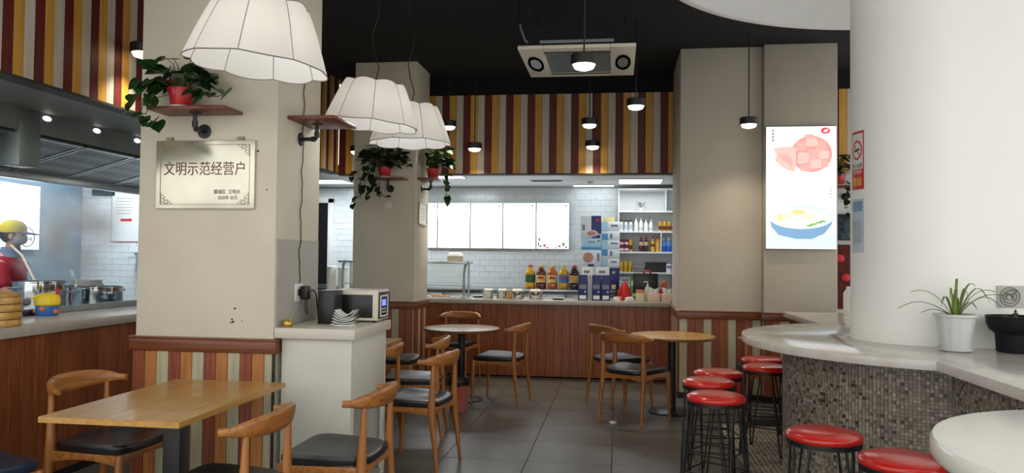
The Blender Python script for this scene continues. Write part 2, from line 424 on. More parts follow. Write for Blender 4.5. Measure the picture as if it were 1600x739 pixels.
# ---------------------------------------------------------------- pillars
def pillar(x0, x1, y0, y1, wz, paint, label, start=0, bw=.076, faces='fr', cap=.085, seq=WAIN):
    p = struct('pillar', box(x0, x1, y0, y1, 0, 3.66), paint, label, 'pillar', bevel=.008)
    if 'f' in faces: boards(p, seq, bw, x0, x1, y0-.001, .06, wz-cap, 'x', start=start)
    if 'r' in faces: boards(p, seq, bw, y0, y1, x1+.001, .06, wz-cap, 'y', side=1, start=start+1)
    if 'l' in faces: boards(p, seq, bw, y0, y1, x0-.001, .06, wz-cap, 'y', side=-1, start=start+1)
    c = MB(); c.box(x0-.025, x1+.025, y0-.028, y1+.025, wz-cap, wz-.012); c.box(x0-.032, x1+.032, y0-.036, y1+.03, wz-.012, wz)
    # hollow out is not needed: the rail sits proud of the pillar
    c.build('dado_rail', M['cap'], p, bevel=.004)
    k = MB(); k.box(x0-.016, x1+.016, y0-.018, y1+.016, 0, .06); k.build('plinth', M['blackplastic'], p)
    return p
pl = pillar(-2.88, -2.0, 4.3, 4.96, .95, M['pillar'], 'cream pillar carrying the engraved metal plaque and a plant shelf', bw=.0755, faces='fl')
pm = pillar(-3.0, -2.27, 8.45, 9.05, .93, M['pillar'], 'beige pillar with two trailing plants beside the serving counter', bw=.08, start=2, seq=WAIN2)
pr = pillar(.645, 1.478, 8.2, 9.3, .91, M['pillar_b'], 'plain beige pillar at the right end of the serving counter', bw=.082, start=2, faces='fl', seq=WAIN2)
pr2 = pillar(1.482, 2.2, 8.12, 9.3, .91, M['pillar_b'], 'beige pillar face behind the glowing food poster', bw=.082, start=0, faces='fr', seq=WAIN2)
box(-2.0, -1.986, 4.287, 4.299, 0, .862).build('corner_strip', M['blackplastic'], pl)
b = MB()
for x_, z_, r_ in ((-2.245, 1.125, .007), (-2.262, 1.06, .006), (-2.255, 1.045, .008), (-2.27, 1.04, .005), (-2.20, 1.05, .004), (-2.12, 2.06, .007), (-2.06, 1.83, .005)):
    b.add([(x_+r_*math.cos(k*1.05)*(1+.3*(k % 2)), 4.2992, z_+r_*math.sin(k*1.05)) for k in range(6)]+[(x_, 4.2985, z_)], [(k, (k+1) % 6, 6) for k in range(6)])
tag(b.build('paint_specks', M['ink'], pl), kind='stuff')
box(-1.9995, -1.994, 4.32, 4.945, 1.02, 1.54).build('grey_panel', M['patch'], pl)

# round-ended white column
cp = [(4.5, 4.8)]
EX, EY, EA, EB = 1.955, 5.2, .455, .40
for i in range(49):
    a = PI*i/48; cp.append((EX-EA*math.sin(a), EY-EB*math.cos(a)))
cp.append((4.5, 5.6))
col = struct('column', MB().prism(cp, 0, 3.66), M['column'], 'big white round-ended column rising through the bar', 'column', smooth=True)

# ---------------------------------------------------------------- mosaic bar with stone top
CX, CY, BR = 2.05, 5.25, 1.22
def arc(r, x_cut, n=60):
    a0 = math.acos((CX-x_cut)/r)
    return [(CX-r*math.cos(t), CY+r*math.sin(t)) for t in [-a0+2*a0*i/n for i in range(n+1)]]
inner = [(2.72, 5.605)]+[(EX-(EA+.005)*math.sin(PI*i/24), EY+(EB+.005)*math.cos(PI*i/24)) for i in range(25)]+[(2.72, 4.795)]
top_poly = [(2.72, 2.95), (1.59, 2.95)] + arc(BR, 1.59) + [(1.59, 7.72), (2.72, 7.72)] + inner
tag(MB().prism(top_poly, .898, .95).build('stone_worktop', M['stone'], bevel=.006), 'pale stone bar top curving round the white column', 'worktop')
base_poly = [(2.66, 3.0), (1.76, 3.0)] + arc(.945, 1.76, 60) + [(1.76, 7.6), (2.66, 7.6)] + [(x if x < 2.7 else 2.66, y) for x, y in inner]
bb = thing('mosaic_bar', 'curved bar base clad in tiny brown and grey mosaic chips', 'bar', (2.05, 5.25, 0))
o = MB().prism([(x-2.05, y-5.25) for x, y in base_poly], 0, .898).build('core', M['grout'], bb, smooth=True)
ch = MB()
path = [(1.757, 3.0+.0001)] + [(CX-.948*math.cos(t), CY+.948*math.sin(t)) for t in [-math.acos(.29/.948)+2*math.acos(.29/.948)*i/240 for i in range(241)]] + [(1.757, 7.6)]
ln = [0]
for i in range(1, len(path)): ln.append(ln[-1]+math.dist(path[i], path[i-1]))
def at(s):
    for i in range(1, len(path)):
        if ln[i] >= s:
            t = (s-ln[i-1])/max(ln[i]-ln[i-1], 1e-9)
            p = (path[i-1][0]+(path[i][0]-path[i-1][0])*t, path[i-1][1]+(path[i][1]-path[i-1][1])*t)
            d = Vector((path[i][0]-path[i-1][0], path[i][1]-path[i-1][1])).normalized(); return p, d
    return path[-1], Vector((0, 1))
pitch, chip = .0205, .0175
for k in range(int(ln[-1]/pitch)):
    (px, py), d = at((k+.5)*pitch); n = Vector((-d.y, d.x))
    px -= 2.05; py -= 5.25
    for j in range(43):
        z = .012+pitch*j+random.uniform(-.0012, .0012); t = random.uniform(.003, .0055)
        h = chip/2*random.uniform(.88, 1.0)
        q = [(px-d.x*h, py-d.y*h), (px+d.x*h, py+d.y*h)]
        o1 = [(x+n.x*t, y+n.y*t) for x, y in q]
        ch.add([(*q[0], z), (*q[1], z), (*q[1], z+2*h), (*q[0], z+2*h), (*o1[0], z), (*o1[1], z), (*o1[1], z+2*h), (*o1[0], z+2*h)],
               [(4,5,6,7), (0,1,5,4), (1,2,6,5), (2,3,7,6), (3,0,4,7)])
tag(ch.build('mosaic_chips', M['mosaic'], bb), 'tiny square mosaic chips in browns and greys', kind='stuff')

# near round table top at the end of the bar
rt = thing('round_bar_table', 'thick white round bar table in front of the mosaic bar', 'table', (1.57, 2.18, 0))
MB().lathe([(.66, .885), (.69, .888), (.70, .9), (.70, .936), (.692, .948), (.67, .952)], 96).build('table_top', M['stone_w'], rt, smooth=True)
MB().lathe([(.3, 0), (.3, .03), (.06, .05), (.05, .8), (.12, .884)], 32).build('pedestal', M['blackmetal'], rt, smooth=True)

# ---------------------------------------------------------------- serving counter
sc = thing('service_counter', 'long service counter fronted with reddish wood boards under the striped bulkhead', 'counter', (-1.4, 9.3, 0))
box(-2.1, 2.06, .024, .6, 0, .87).build('carcass', M['w_red'], sc)
boards(sc, [M['counter']], .098, -2.1, 2.06, .022, .004, .868, 'x', t=.014)
tag(box(-3.95, .64, 9.27, 10.02, .87, .925).build('counter_worktop', M['worktop'], bevel=.006), 'grey stone worktop running along the service counter', 'worktop')
kc = thing('kitchen_counter', 'kitchen counter faced with upright reddish boards behind the first table', 'counter', (-3.54, 5.5, 0))
box(-.5, -.016, -2.7, 2.69, 0, .94).build('carcass', M['w_red'], kc)
boards(kc, [M['counter']], .1, -2.7, 2.69, -.016, .05, .938, 'y', side=1, t=.014)
box(-.05, 0.0, -2.7, 2.69, 0, .05).build('plinth', M['blackplastic'], kc)
tag(box(-4.06, -3.5, 2.8, 8.19, .94, 1.0).build('kitchen_worktop', M['worktop'], bevel=.008), 'grey worktop of the kitchen counter holding the bamboo steamer', 'worktop')

# ---------------------------------------------------------------- elbow chairs
def chair_proto(leather):
    t = thing('elbow_chair', 'x', 'chair')
    # seat pad: rounded trapezoid, dished, sides turned up
    N = 32
    def outline(s):
        pts = []
        for j in range(N):
            a = 2*PI*j/N; c, q = math.cos(a), math.sin(a)
            x = math.copysign(abs(c)**.42, c); y = math.copysign(abs(q)**.42, q)
            w = .225+.027*y
            pts.append((x*w*s, .005+y*.228*s))
        return pts
    rings = []
    for s, z in ((.9, .426), (.98, .43), (1.0, .44), (1.0, .455), (.975, .466), (.9, .470), (.7, .466), (.4, .462), (.05, .46)):
        rings.append([(x, y, z+.022*(abs(x)/.25)**2.5*(1 if z > .43 else .3)-.006*(y > .15)*0) for x, y in outline(s)])
    MB().loft(rings).build('seat', leather, t, smooth=True)
    # rails, arched underneath
    b = MB()
    def rail(p, q, h0=.058, h1=.034, w=.02):
        p, q = Vector(p), Vector(q); d = (q-p).normalized(); n = Vector((-d.y, d.x, 0))*w/2; rg = []
        for i in range(9):
            u = i/8; c = p+(q-p)*u; e = abs(2*u-1)**2.2; h = h1+(h0-h1)*e
            top = c.z
            rg.append([c-n+Vector((0,0,-h)), c+n+Vector((0,0,-h)), c+n, c-n])
        b.loft(rg)
    z = .432
    rail((-.218,.205,z), (.218,.205,z)); rail((-.205,-.2,z), (.205,-.2,z)); rail((-.22,.21,z), (-.207,-.2,z)); rail((.22,.21,z), (.207,-.2,z))
    b.build('seat_frame', M['oakh'], t, bevel=.003)
    for s in (-1, 1):
        MB().tube([(s*.232,.222,0), (s*.228,.216,.12), (s*.222,.21,.33), (s*.22,.208,.41), (s*.22,.207,.432)], [.011,.0145,.0205,.0215,.018], 10).build('leg', M['oak'], t, smooth=True)
    for s in (-1, 1):
        MB().tube([(s*.216,-.25,0), (s*.213,-.232,.15), (s*.209,-.206,.34), (s*.208,-.2,.42), (s*.207,-.2,.48), (s*.205,-.204,.6), (s*.203,-.207,.722)], [.011,.0155,.0225,.0265,.024,.0175,.0135], 10).build('leg', M['oak'], t, smooth=True)
    rg = []
    K = 26
    for i in range(K+1):
        u = -1+2*i/K; a = abs(u)
        cx = .252*math.sin(u*PI/2*.97)/math.sin(PI/2*.97)
        cy = -.268+.150*a**2.1
        lens = max(0, 1-(a/.86)**2)**.8
        h = .034+.062*lens; zc = .737+.014*lens+.004*a; th = .026+.008*lens
        dx = .252*math.cos(u*PI/2*.97)*PI/2; dy = .150*2.1*a**1.1*(1 if u > 0 else -1)
        d = Vector((dx, dy, 0)).normalized(); n = Vector((-d.y, d.x, 0))
        ring = []
        for j in range(14):
            an = 2*PI*j/14; c_, s_ = math.cos(an), math.sin(an)
            uu = math.copysign(abs(c_)**.7, c_)*th/2; vv = math.copysign(abs(s_)**.7, s_)*h/2
            tilt = -.18*lens*vv
            ring.append((cx+n.x*(uu+tilt), cy+n.y*(uu+tilt), zc+vv))
        rg.append(ring)
    MB().loft(rg).build('backrest', M['oakh'], t, smooth=True)
    return t
CH = [('A', -2.66, 3.80, -92.9, 'oak elbow chair tucked under the bare table from the kitchen counter side', 0),
      ('B', -1.676, 3.125, 90.3, 'oak elbow chair drawn to the aisle side of the rectangular table by the plaque', 0),
      ('C', -1.40, 3.78, 88.7, 'oak elbow chair standing in front of the white cabinet', 0),
      ('D', -1.385, 5.26, 81.0, 'oak elbow chair pulled out into the aisle just beyond the white cabinet', 0),
      ('E', -1.63, 6.12, 97.0, 'oak elbow chair next to the reddish waste bin, facing the second rectangular table', 0),
      ('F', -2.13, 7.20, -88.0, 'oak elbow chair with black seat beyond the second rectangular table by the far pillar', 0),
      ('G', -1.87, 5.56, 91.0, 'oak elbow chair half hidden behind the white cabinet corner at the second rectangular table', 0),
      ('H', -1.85, 8.70, 168.0, 'oak elbow chair between the pale round table and the serving counter', 1),
      ('I', -1.144, 7.606, 80.0, 'oak elbow chair facing the pale round table from the aisle', 1),
      ('J', .03, 7.72, -55.0, 'oak elbow chair close to the serving counter, at the golden round table', 1),
      ('K', .16, 7.00, -32.0, 'oak elbow chair with its back to the aisle at the golden round table', 1),
      ('L', 1.335, 7.24, 2.0, 'oak elbow chair half hidden behind the bar end and red stools', 0),
      ('M', -2.94, 3.16, -21.0, 'oak elbow chair with a dark navy seat before the kitchen counter boards', 2)]
PRO = {0: chair_proto(M['leather'])}
first = True
for k, x, y, r, lab, lt in CH:
    if first: c = PRO[0]; first = False
    else:
        c = copy_tree(PRO[0])
        if lt:
            for ch_ in c.children:
                if ch_.name.startswith('seat') and 'frame' not in ch_.name:
                    key = 'seat%d' % lt
                    if key not in PRO:
                        me = ch_.data.copy(); me.materials.clear(); me.materials.append(M['leather_blue'] if lt == 2 else M['leather']); PRO[key] = me
                    ch_.data = PRO[key]
    c.location = (x, y, 0); c.rotation_euler = (0, 0, math.radians(r))
    tag(c, lab, 'chair', 'oak elbow chairs with black seats')

# ---------------------------------------------------------------- tables
def rect_table(x0, x1, y0, y1, h, label):
    cx, cy = (x0+x1)/2, (y0+y1)/2
    t = thing('dining_table', label, 'table', (cx, cy, 0), 0, 'rectangular dining tables')
    w, l = (x1-x0)/2, (y1-y0)/2
    box(-w+.004, w-.004, -l+.004, l-.004, h-.026, h).build('table_top', M['table'], t, bevel=.002, seg=1)
    e = MB(); e.box(-w, w, -l, -l+.004, h-.026, h-.001); e.box(-w, w, l-.004, l, h-.026, h-.001); e.box(-w, -w+.004, -l+.004, l-.004, h-.026, h-.001); e.box(w-.004, w, -l+.004, l-.004, h-.026, h-.001)
    e.build('edge_band', M['table'], t)
    box(-.045, .045, -.045, .045, .02, h-.034).build('post', M['blackmetal'], t, bevel=.004)
    box(-.06, .06, -.3, .3, 0, .02).build('base', M['blackmetal'], t, bevel=.006)
    box(-.16, .16, -.2, .2, h-.034, h-.026).build('bracket', M['blackmetal'], t)
rect_table(-2.50, -1.84, 3.06, 4.12, .73, 'rectangular oak dining table standing against the pillar with the plaque')
rect_table(-2.50, -1.85, 5.42, 6.51, .73, 'rectangular oak dining table mostly hidden behind the white cabinet')
def round_table(x, y, r, top, label, pole):
    t = thing('round_table', label, 'table', (x, y, 0), 0, 'round pedestal tables')
    MB().lathe([(r-.03, .695), (r-.004, .697), (r, .703), (r, .718), (r-.003, .722)], 56).build('edge_band', M['edge'], t, smooth=True)
    MB().lathe([(r-.004, .716), (r-.004, .724), (r-.012, .725)], 56).build('table_top', top, t, smooth=True)
    MB().cyl((0, 0, 0), pole, .02, .69, 24).build('post', M['blackmetal'], t, smooth=True)
    MB().lathe([(.22, 0), (.22, .008), (.21, .014), (.06, .026), (pole, .03)], 40).build('base', M['blackmetal'], t, smooth=True)
    MB().lathe([(.05, .68), (.15, .692), (.15, .695)], 24).build('bracket', M['blackmetal'], t, smooth=True)
round_table(-1.56, 7.68, .385, M['table_pale'], 'pale round pedestal table near the far pillar', .036)
round_table(.52, 7.44, .40, M['table'], 'golden oak round pedestal table near the plain right pillar', .04)

# ---------------------------------------------------------------- red stools
def stool_proto():
    t = thing('bar_stool', 'x', 'stool')
    MB().lathe([(.15, .607), (.166, .612), (.172, .622), (.172, .63), (.165, .642), (.14, .652), (.09, .658), (.02, .66)], 40).build('cushion', M['redvinyl'], t, smooth=True)
    MB().lathe([(.155, .59), (.168, .59), (.168, .612), (.155, .612)], 40).build('seat_ring', M['blackmetal'], t, smooth=True)
    for k in range(4):
        a = k*PI/2; b = MB()
        for s in (-1, 1):
            p = Vector((.158*math.cos(a+s*.30), .158*math.sin(a+s*.30), .6)); q = Vector((.212*math.cos(a+s*.035), .212*math.sin(a+s*.035), .012))
            b.tube([p, q], .0062, 7)
        b.tube([(.212*math.cos(a-.05), .212*math.sin(a-.05), .012), (.212*math.cos(a+.05), .212*math.sin(a+.05), .012)], .0075, 7)
        o = b.build('leg', M['blackmetal'], t, smooth=True)
        MB().cyl((.212*math.cos(a), .212*math.sin(a), 0), .013, 0, .012, 10).build('foot_pad', M['blackplastic'], o)
    for z in (.2, .31):
        r = .158+(.212-.158)*(.6-z)/.588; b = MB()
        for k in range(4):
            a, c = k*PI/2, (k+1)*PI/2
            b.tube([(r*math.cos(a), r*math.sin(a), z), (r*math.cos(c), r*math.sin(c), z)], .005, 6)
        b.build('footrest', M['blackmetal'], t, smooth=True)
    return t
STL = [(.585, 4.70, 12, 'red round stool standing foremost in the row along the floor tiles'),
       (.605, 5.25, 30, 'red round stool second in the row, between two others'),
       (.72, 5.68, 55, 'red round stool third in the row, close to the golden round table'),
       (1.12, 6.05, 20, 'red round stool under the bar rim, nearer of the two beside the mosaic base'),
       (1.18, 6.50, 40, 'red round stool under the bar rim, farther of the two beside the mosaic base'),
       (.965, 3.79, 38, 'bright red round stool in front of the mosaic bar front'),
       (1.165, 3.36, 15, 'bright red round stool tucked against the white round bar table')]
sp = stool_proto()
for i, (x, y, r, lab) in enumerate(STL):
    c = sp if i == 0 else copy_tree(sp)
    c.location = (x, y, 0); c.rotation_euler = (0, 0, math.radians(r)); tag(c, lab, 'stool', 'red topped black wire stools')

# ---------------------------------------------------------------- white cabinet and what stands on it
cb = thing('side_cabinet', 'white side cabinet with stone slab top beside the plaque pillar', 'cabinet', (-1.74, 4.68, 0))
b = MB(); b.box(-.225, .205, -.345, -.325, 0, .955); b.box(-.225, -.205, -.325, .33, 0, .955); b.box(-.205, .205, .31, .33, 0, .955)
b.build('side_panel', M['cabinet'], cb, bevel=.003)
box(.187, .205, -.325, .312, .58, .955).build('door', M['cabinet'], cb, bevel=.003)
b = MB(); b.box(.187, .205, -.325, -.285, .06, .58); b.box(.187, .205, .26, .31, .0, .58)
b.build('stile', M['cabinet'], cb, bevel=.003)
box(-.2, .2, -.32, .31, .03, .05).build('bottom_board', M['cabinet_in'], cb)
box(-.2, .2, -.32, .31, .56, .58).build('middle_shelf', M['cabinet_in'], cb)
box(-.256, .235, -.385, .34, .955, 1.017).build('top_slab', M['cabtop'], cb, bevel=.005)
CT = 1.017
mw = thing('microwave', 'small white microwave with a lit blue display on the white cabinet', 'microwave', (-1.665, 4.885, CT))
b = MB(); b.box(-.16, .15, -.125, .125, .012, .208); b.build('casing', M['creamplastic'], mw, bevel=.01)
box(-.145, .115, -.129, -.12, .03, .178).build('dark_side_window', M['blackplastic'], mw, bevel=.003)
box(.148, .156, -.115, .115, .025, .195).build('front_panel', M['blackplastic'], mw, bevel=.003)
b = MB(); b.box(.154, .162, -.1, .06, .035, .045); b.box(.154, .162, -.1, .06, .165, .175); b.box(.154, .162, -.1, -.09, .045, .165); b.box(.154, .162, .05, .06, .045, .165)
b.build('panel_surround', M['whiteplastic'], mw)
box(.1555, .1575, -.055, .02, .105, .145).build('display', emit('blue_display', (110, 120, 255), 1.6), mw)
b = MB()
for i in range(3):
    for j in range(2): b.box(.1555, .1575, -.06+i*.03, -.042+i*.03, .06+j*.02, .07+j*.02)
b.build('key', M['whiteplastic'], mw)
b = MB()
for x in (-.13, .12):
    for y in (-.1, .1): b.cyl((x, y, 0), .012, 0, .014, 10)
b.build('rubber_feet', M['blackplastic'], mw)
bx = thing('black_box', 'upright black slotted box beside the microwave', 'box', (-1.80, 4.675, CT))
box(-.055, .055, -.075, .075, 0, .205).build('body', M['blackplastic'], bx, bevel=.006)
box(-.05, .05, -.07, .07, .205, .209).build('lid', M['steel_d'], bx, bevel=.002)
b = MB()
for i in range(7): b.box(.055, .058, -.06+i*.018, -.052+i*.018, .02, .18)
b.build('vent_slats', M['ink'], bx)
pp = thing('paper_stack', 'loose stack of curled white paper trays in front of the microwave', 'paper trays', (-1.63, 4.49, CT))
for i in range(6):
    sx = .075-.003*i; dz = .008+i*.012; cur = .012+.004*i
    r1, r2 = [], []
    for k in range(9):
        u = -1+k/4
        r1.append((u*sx, -.05+.004*i, dz+cur*u*u+.003*math.sin(i+u*2))); r2.append((u*sx, .055, dz+cur*u*u))
    m = MB(); m.loft([r1, r2, [(x, y, z-.0035) for x, y, z in r2], [(x, y, z-.0035) for x, y, z in r1], r1], cap=False, closed=False)
    m.build('paper_tray', M['whiteplastic'], pp, rot=(0, 0, .1*math.sin(i*2.1)), smooth=True)
b = cbox(0, 0, 0, .11, .07, .012).build('paper_tray', M['whiteplastic'], pp, bevel=.003)
gt = thing('gold_tin', 'tiny gold tin on the white cabinet by the pillar', 'tin', (-1.945, 4.37, CT))
MB().lathe([(.024, 0), (.03, .006), (.032, .025), (.026, .036)], 20).build('body', mat('gold_foil', (196, 158, 70), .3, .8), gt, smooth=True)
MB().lathe([(.027, .036), (.02, .044), (.006, .05)], 20).build('lid', mat('gold_lid', (214, 180, 96), .3, .8), gt, smooth=True)

# socket, plug, cords on the pillar side (X = -2.0)
so = thing('wall_socket', 'white double wall socket with a black plug on the grey panel', 'socket', (-1.994, 4.62, 1.21))
box(0, .008, -.055, .055, -.055, .055).build('face_plate', M['whiteplastic'], so, bevel=.003)
box(.008, .011, -.02, .02, -.02, .02).build('socket_hole', M['ink'], so)
pg = thing('plug', 'black power plug with a drooping cord in the wall socket', 'plug', (-1.982, 4.65, 1.21))
box(0, .05, -.03, .035, -.045, .04).build('body', M['blackplastic'], pg, bevel=.008)
MB().tube([(.03,.03,0), (.032,.11,.012), (.024,.18,-.02), (.018,.215,-.09), (.022,.225,-.16), (.04,.215,-.188), (.09,.2,-.189)], .0045, 7).build('cord', M['cordblack'], pg, smooth=True)
MB().tube([(.03,-.01,-.04), (.03,-.02,-.09), (.032,.0,-.13), (.03,.03,-.14), (.03,.02,-.09), (.03,.01,-.04)], .003, 6).build('cord', M['cordblack'], pg, smooth=True)
pts = []
for i in range(60):
    u = i/59; z = 1.25+u*1.42
    pts.append((-1.991, 4.63+.035*u+.012*math.sin(u*34)*(1-.5*u)+.006*math.sin(u*71), z))
tag(MB().tube(pts, .0032, 6).build('lamp_cord', M['cordblack'], smooth=True), 'thin wavy black cord running up the pillar side to the shelf', 'cord')

# ---------------------------------------------------------------- shelves on pipe brackets
def pipe_shelf(loc, rz, L, D, label, px=0.0):
    """local: wall at y=0, shelf reaches to y=-D, board on top z 0..0.022"""
    t = thing('wall_shelf', label, 'shelf', loc, rz, 'wooden wall shelves on black pipe brackets')
    box(-L/2, L/2, -D, 0, 0, .02).build('board', M['shelfwood'], t, bevel=.003)
    k = MB(); k.tube([(px, 0, -.095), (px, -.085, -.095), (px, -.105, -.09), (px, -.11, -.07), (px, -.11, 0)], .0125, 12)
    k.tube([(px, -.075, -.095), (px, -.1, -.095)], .017, 12); k.tube([(px, -.11, -.085), (px, -.11, -.05)], .017, 12)
    k.build('pipe', M['blackmetal'], t, smooth=True)
    k = MB(); k.tube([(px, -.001, -.095), (px, -.012, -.095)], .042, 24); k.build('flange', M['blackmetal'], t, bevel=.002)
    MB().tube([(px, -.11, -.008), (px, -.11, -.001)], .032, 20).build('flange', M['blackmetal'], t)
    return t
pipe_shelf((-2.46, 4.3, 2.275), 0, .48, .22, 'red wood shelf above the metal plaque carrying a pothos')
pipe_shelf((-2.0, 4.63, 2.275), PI/2, .40, .30, 'empty red wood shelf on the pillar side above the microwave')
pipe_shelf((-2.56, 8.45, 2.30), 0, .40, .2, 'small red wood shelf on the far pillar front under a bushy pothos')
pipe_shelf((-2.27, 8.72, 2.32), PI/2, .40, .2, 'small red wood shelf on the far pillar side facing the aisle')
pipe_shelf((2.60, 9.30, 2.28), 0, .5, .2, 'red wood shelf half seen between the poster and the column')

# ---------------------------------------------------------------- pothos plants
def leaf_mesh(name='pothos_leaf', m=None):
    out = [(0, 0), (.30, -.12), (.46, .08), (.46, .36), (.32, .66), (.12, .9), (0, 1.06)]
    vs, fs = [], []
    mid = [(0, 0, 0), (0, .35, -.03), (0, .7, -.04), (0, 1.06, -.12)]
    for s in (-1, 1):
        n = len(vs)
        ring = [(s*x, y, .13*abs(x)-.10*y*y*.6) for x, y in out]
        vs += ring; fs.append(tuple(range(n, n+7)) if s > 0 else tuple(range(n, n+7))[::-1])
    me = bpy.data.meshes.new(name); me.from_pydata(vs, [], fs); me.materials.append(m or M['leaf'])
    me.polygons.foreach_set('use_smooth', [True]*len(me.polygons)); me.update()
    return me
LEAF = leaf_mesh()
def place_leaf(parent, p, d, size, roll=0.0, me=None):
    d = Vector(d).normalized(); up = Vector((0, 0, 1))
    x = d.cross(up)
    if x.length < .05: x = Vector((1, 0, 0))
    x.normalize(); z = x.cross(d)
    rot = Matrix((x, d, z)).transposed().to_4x4() @ Matrix.Rotation(roll, 4, 'Y')
    o = link('leaf', me or LEAF, parent, p, rot.to_euler()); o.scale = (size,)*3
    return o
def pothos(loc, label, n, spread, height, trails, size, pot_r=.075, pot_h=.12, seed=1, front=(0, -1)):
    rn = random.Random(seed)
    t = thing('potted_pothos', label, 'plant', loc, 0, 'trailing pothos in red pots')
    MB().lathe([(pot_r*.72, 0), (pot_r*.76, .004), (pot_r*.98, pot_h-.012), (pot_r*1.06, pot_h-.012), (pot_r*1.06, pot_h), (pot_r*.95, pot_h), (pot_r*.93, pot_h-.02)], 28, cap=False).build('pot', M['redpot'], t, smooth=True)
    MB().lathe([(pot_r*.8, -.0), (pot_r*.98, .004), (pot_r, .014), (pot_r*.8, .012)], 28).build('saucer', M['whiteplastic'], t, smooth=True)
    MB().cyl((0, 0, 0), pot_r*.93, pot_h-.03, pot_h-.02, 20).build('soil', M['soil'], t)
    st = MB()
    for i in range(n):
        a = rn.uniform(0, 2*PI); rr = spread*math.sqrt(rn.uniform(.03, 1)); h = pot_h+height*rn.uniform(.05, 1)*(1-.45*(rr/spread)**2)
        p = Vector((rr*math.cos(a), rr*math.sin(a)*.75, h))
        if front[1] < -.5 and p.y > .0: p.y *= -.25
        if front[0] > 0 and p.x < -pot_r*.8: p.x *= .3
        d = Vector((math.cos(a)+front[0]*.5, math.sin(a)+front[1]*.7, rn.uniform(-.9, .2)))
        if front[1] < -.5: d.y = min(d.y, -.05)
        if front[0] > .5: d.x = max(d.x, .05); p.x = max(p.x, -.02)
        st.tube([(p.x*.15, p.y*.15, pot_h-.02), (p.x*.5, p.y*.5, pot_h+(p.z-pot_h)*.75+.01), tuple(p)], [.003, .0026, .002], 5)
        place_leaf(t, p, d, size*rn.uniform(.75, 1.2), rn.uniform(-.5, .5))
    for tr in trails:
        st.tube([(0, 0, pot_h-.01)]+tr, .0026, 5)
        for q in range(len(tr)):
            for rep in range(2):
                p = Vector(tr[q])
                if rep and q: p = (p+Vector(tr[q-1]))/2
                if p.z < .08 and front[1] < -.5 and -.22 < p.x < .36: p.y = min(p.y, -.155)
                if p.z < .08 and front[0] > .5: p.x = max(p.x, .14)
                d = Vector((rn.uniform(-.9, .9)+front[0]*.4, front[1]*.4+rn.uniform(-.3, .2), rn.uniform(-1.0, -.1)))
                if front[0] > .5: d.x = abs(d.x)*.5
                place_leaf(t, p, d, size*rn.uniform(.7, 1.1), rn.uniform(-.6, .6))
    st.build('stem', M['stem'], t, smooth=True)
    return t
pothos((-2.55, 4.19, 2.295), 'pothos in a red pot on the shelf above the metal plaque', 46, .20, .22,
       [[(-.10, -.05, .12), (-.2, -.05, .06), (-.22, -.05, -.02)], [(-.1, -.09, .05), (-.14, -.13, -.05), (-.1, -.14, -.09), (-.05, -.13, -.10)], [(.12, -.06, .1), (.2, -.07, .06), (.27, -.06, .06), (.34, -.05, .1)], [(-.12, -.08, .16), (-.19, -.08, .14), (-.24, -.06, .16)]], .095, seed=5)
pothos((-2.60, 8.34, 2.32), 'very bushy pothos in a red pot on the far pillar front', 135, .27, .30,
       [[(-.12, -.07, .1), (-.2, -.08, -.02), (-.24, -.08, -.12), (-.3, -.08, -.22), (-.34, -.07, -.3)], [(-.08, -.1, .0), (-.12, -.12, -.12), (-.14, -.12, -.22)], [(-.02, -.12, -.02), (-.02, -.12, -.14), (.02, -.12, -.2), (.07, -.12, -.22)],
        [(-.2, -.08, .12), (-.3, -.08, .06), (-.36, -.08, .0)], [(-.1, -.1, .02), (-.06, -.12, -.06), (-.03, -.12, -.12)], [(-.15, -.1, .03), (-.2, -.11, -.1), (-.22, -.1, -.18)]], .085, seed=8)
pothos((-2.13, 8.70, 2.34), 'pothos in a red pot on the far pillar side, trailing over the menus', 120, .22, .32,
       [[(.08, .08, .06), (.12, .12, -.04), (.13, .14, -.14), (.1, .15, -.24)], [(.1, .02, .05), (.14, .05, -.08), (.15, .06, -.2)]], .085, seed=12, front=(.6, -.4))
pothos((2.50, 9.20, 2.30), 'pothos in a red pot half seen between the poster and the column', 40, .2, .28,
       [[(.05, -.1, .02), (.08, -.12, -.1), (.06, -.12, -.25), (.1, -.12, -.4), (.06, -.12, -.55)], [(.14, -.1, .0), (.16, -.12, -.15), (.14, -.12, -.3)]], .1, seed=15)

# ---------------------------------------------------------------- plaque, certificate, switch, notices
pq = thing('metal_plaque', 'engraved metal plaque with red brush lettering on the cream pillar', 'plaque', (-2.445, 4.285, 1.92))
w, h = .315, .205
box(-w, w, -.004, .012, -h, h).build('plate', M['plaque'], pq, bevel=.003)
b = MB()
for (x0_, x1_, z0_, z1_) in ((-w+.03, w-.03, h-.028, h-.025), (-w+.03, w-.03, -h+.025, -h+.028), (-w+.03, -w+.033, -h+.025, h-.025), (w-.033, w-.03, -h+.025, h-.025)):
    b.box(x0_, x1_, -.0052, -.003, z0_, z1_)
b.build('border_line', M['plaque_e'], pq)
for sx in (-1, 1):
    for sz in (-1, 1):
        b = MB()
        for i in range(7):
            for j in range(7-i):
                if (i*3+j*2) % 4 == 3: continue
                x, z = sx*(w-.036-i*.011), sz*(h-.031-j*.010)
                b.add([(x-.005, -.0053, z), (x, -.0053, z-.0045), (x+.005, -.0053, z), (x, -.0053, z+.0045), (x, -.0035, z)], [(0, 1, 2, 3), (1, 0, 4), (2, 1, 4), (3, 2, 4), (0, 3, 4)])
        tag(b.build('corner_ornament', M['plaque_e'], pq), kind='stuff')
text_mesh('lettering', '文明示范经营户', .088, M['ink_red'], pq, (0, -.0045, .03), (PI/2, 0, 0), .0010, sx=.86)
text_mesh('lettering', '郾城区  文明办', .030, M['ink'], pq, (.145, -.0045, -.105), (PI/2, 0, 0), .001, sx=.85)
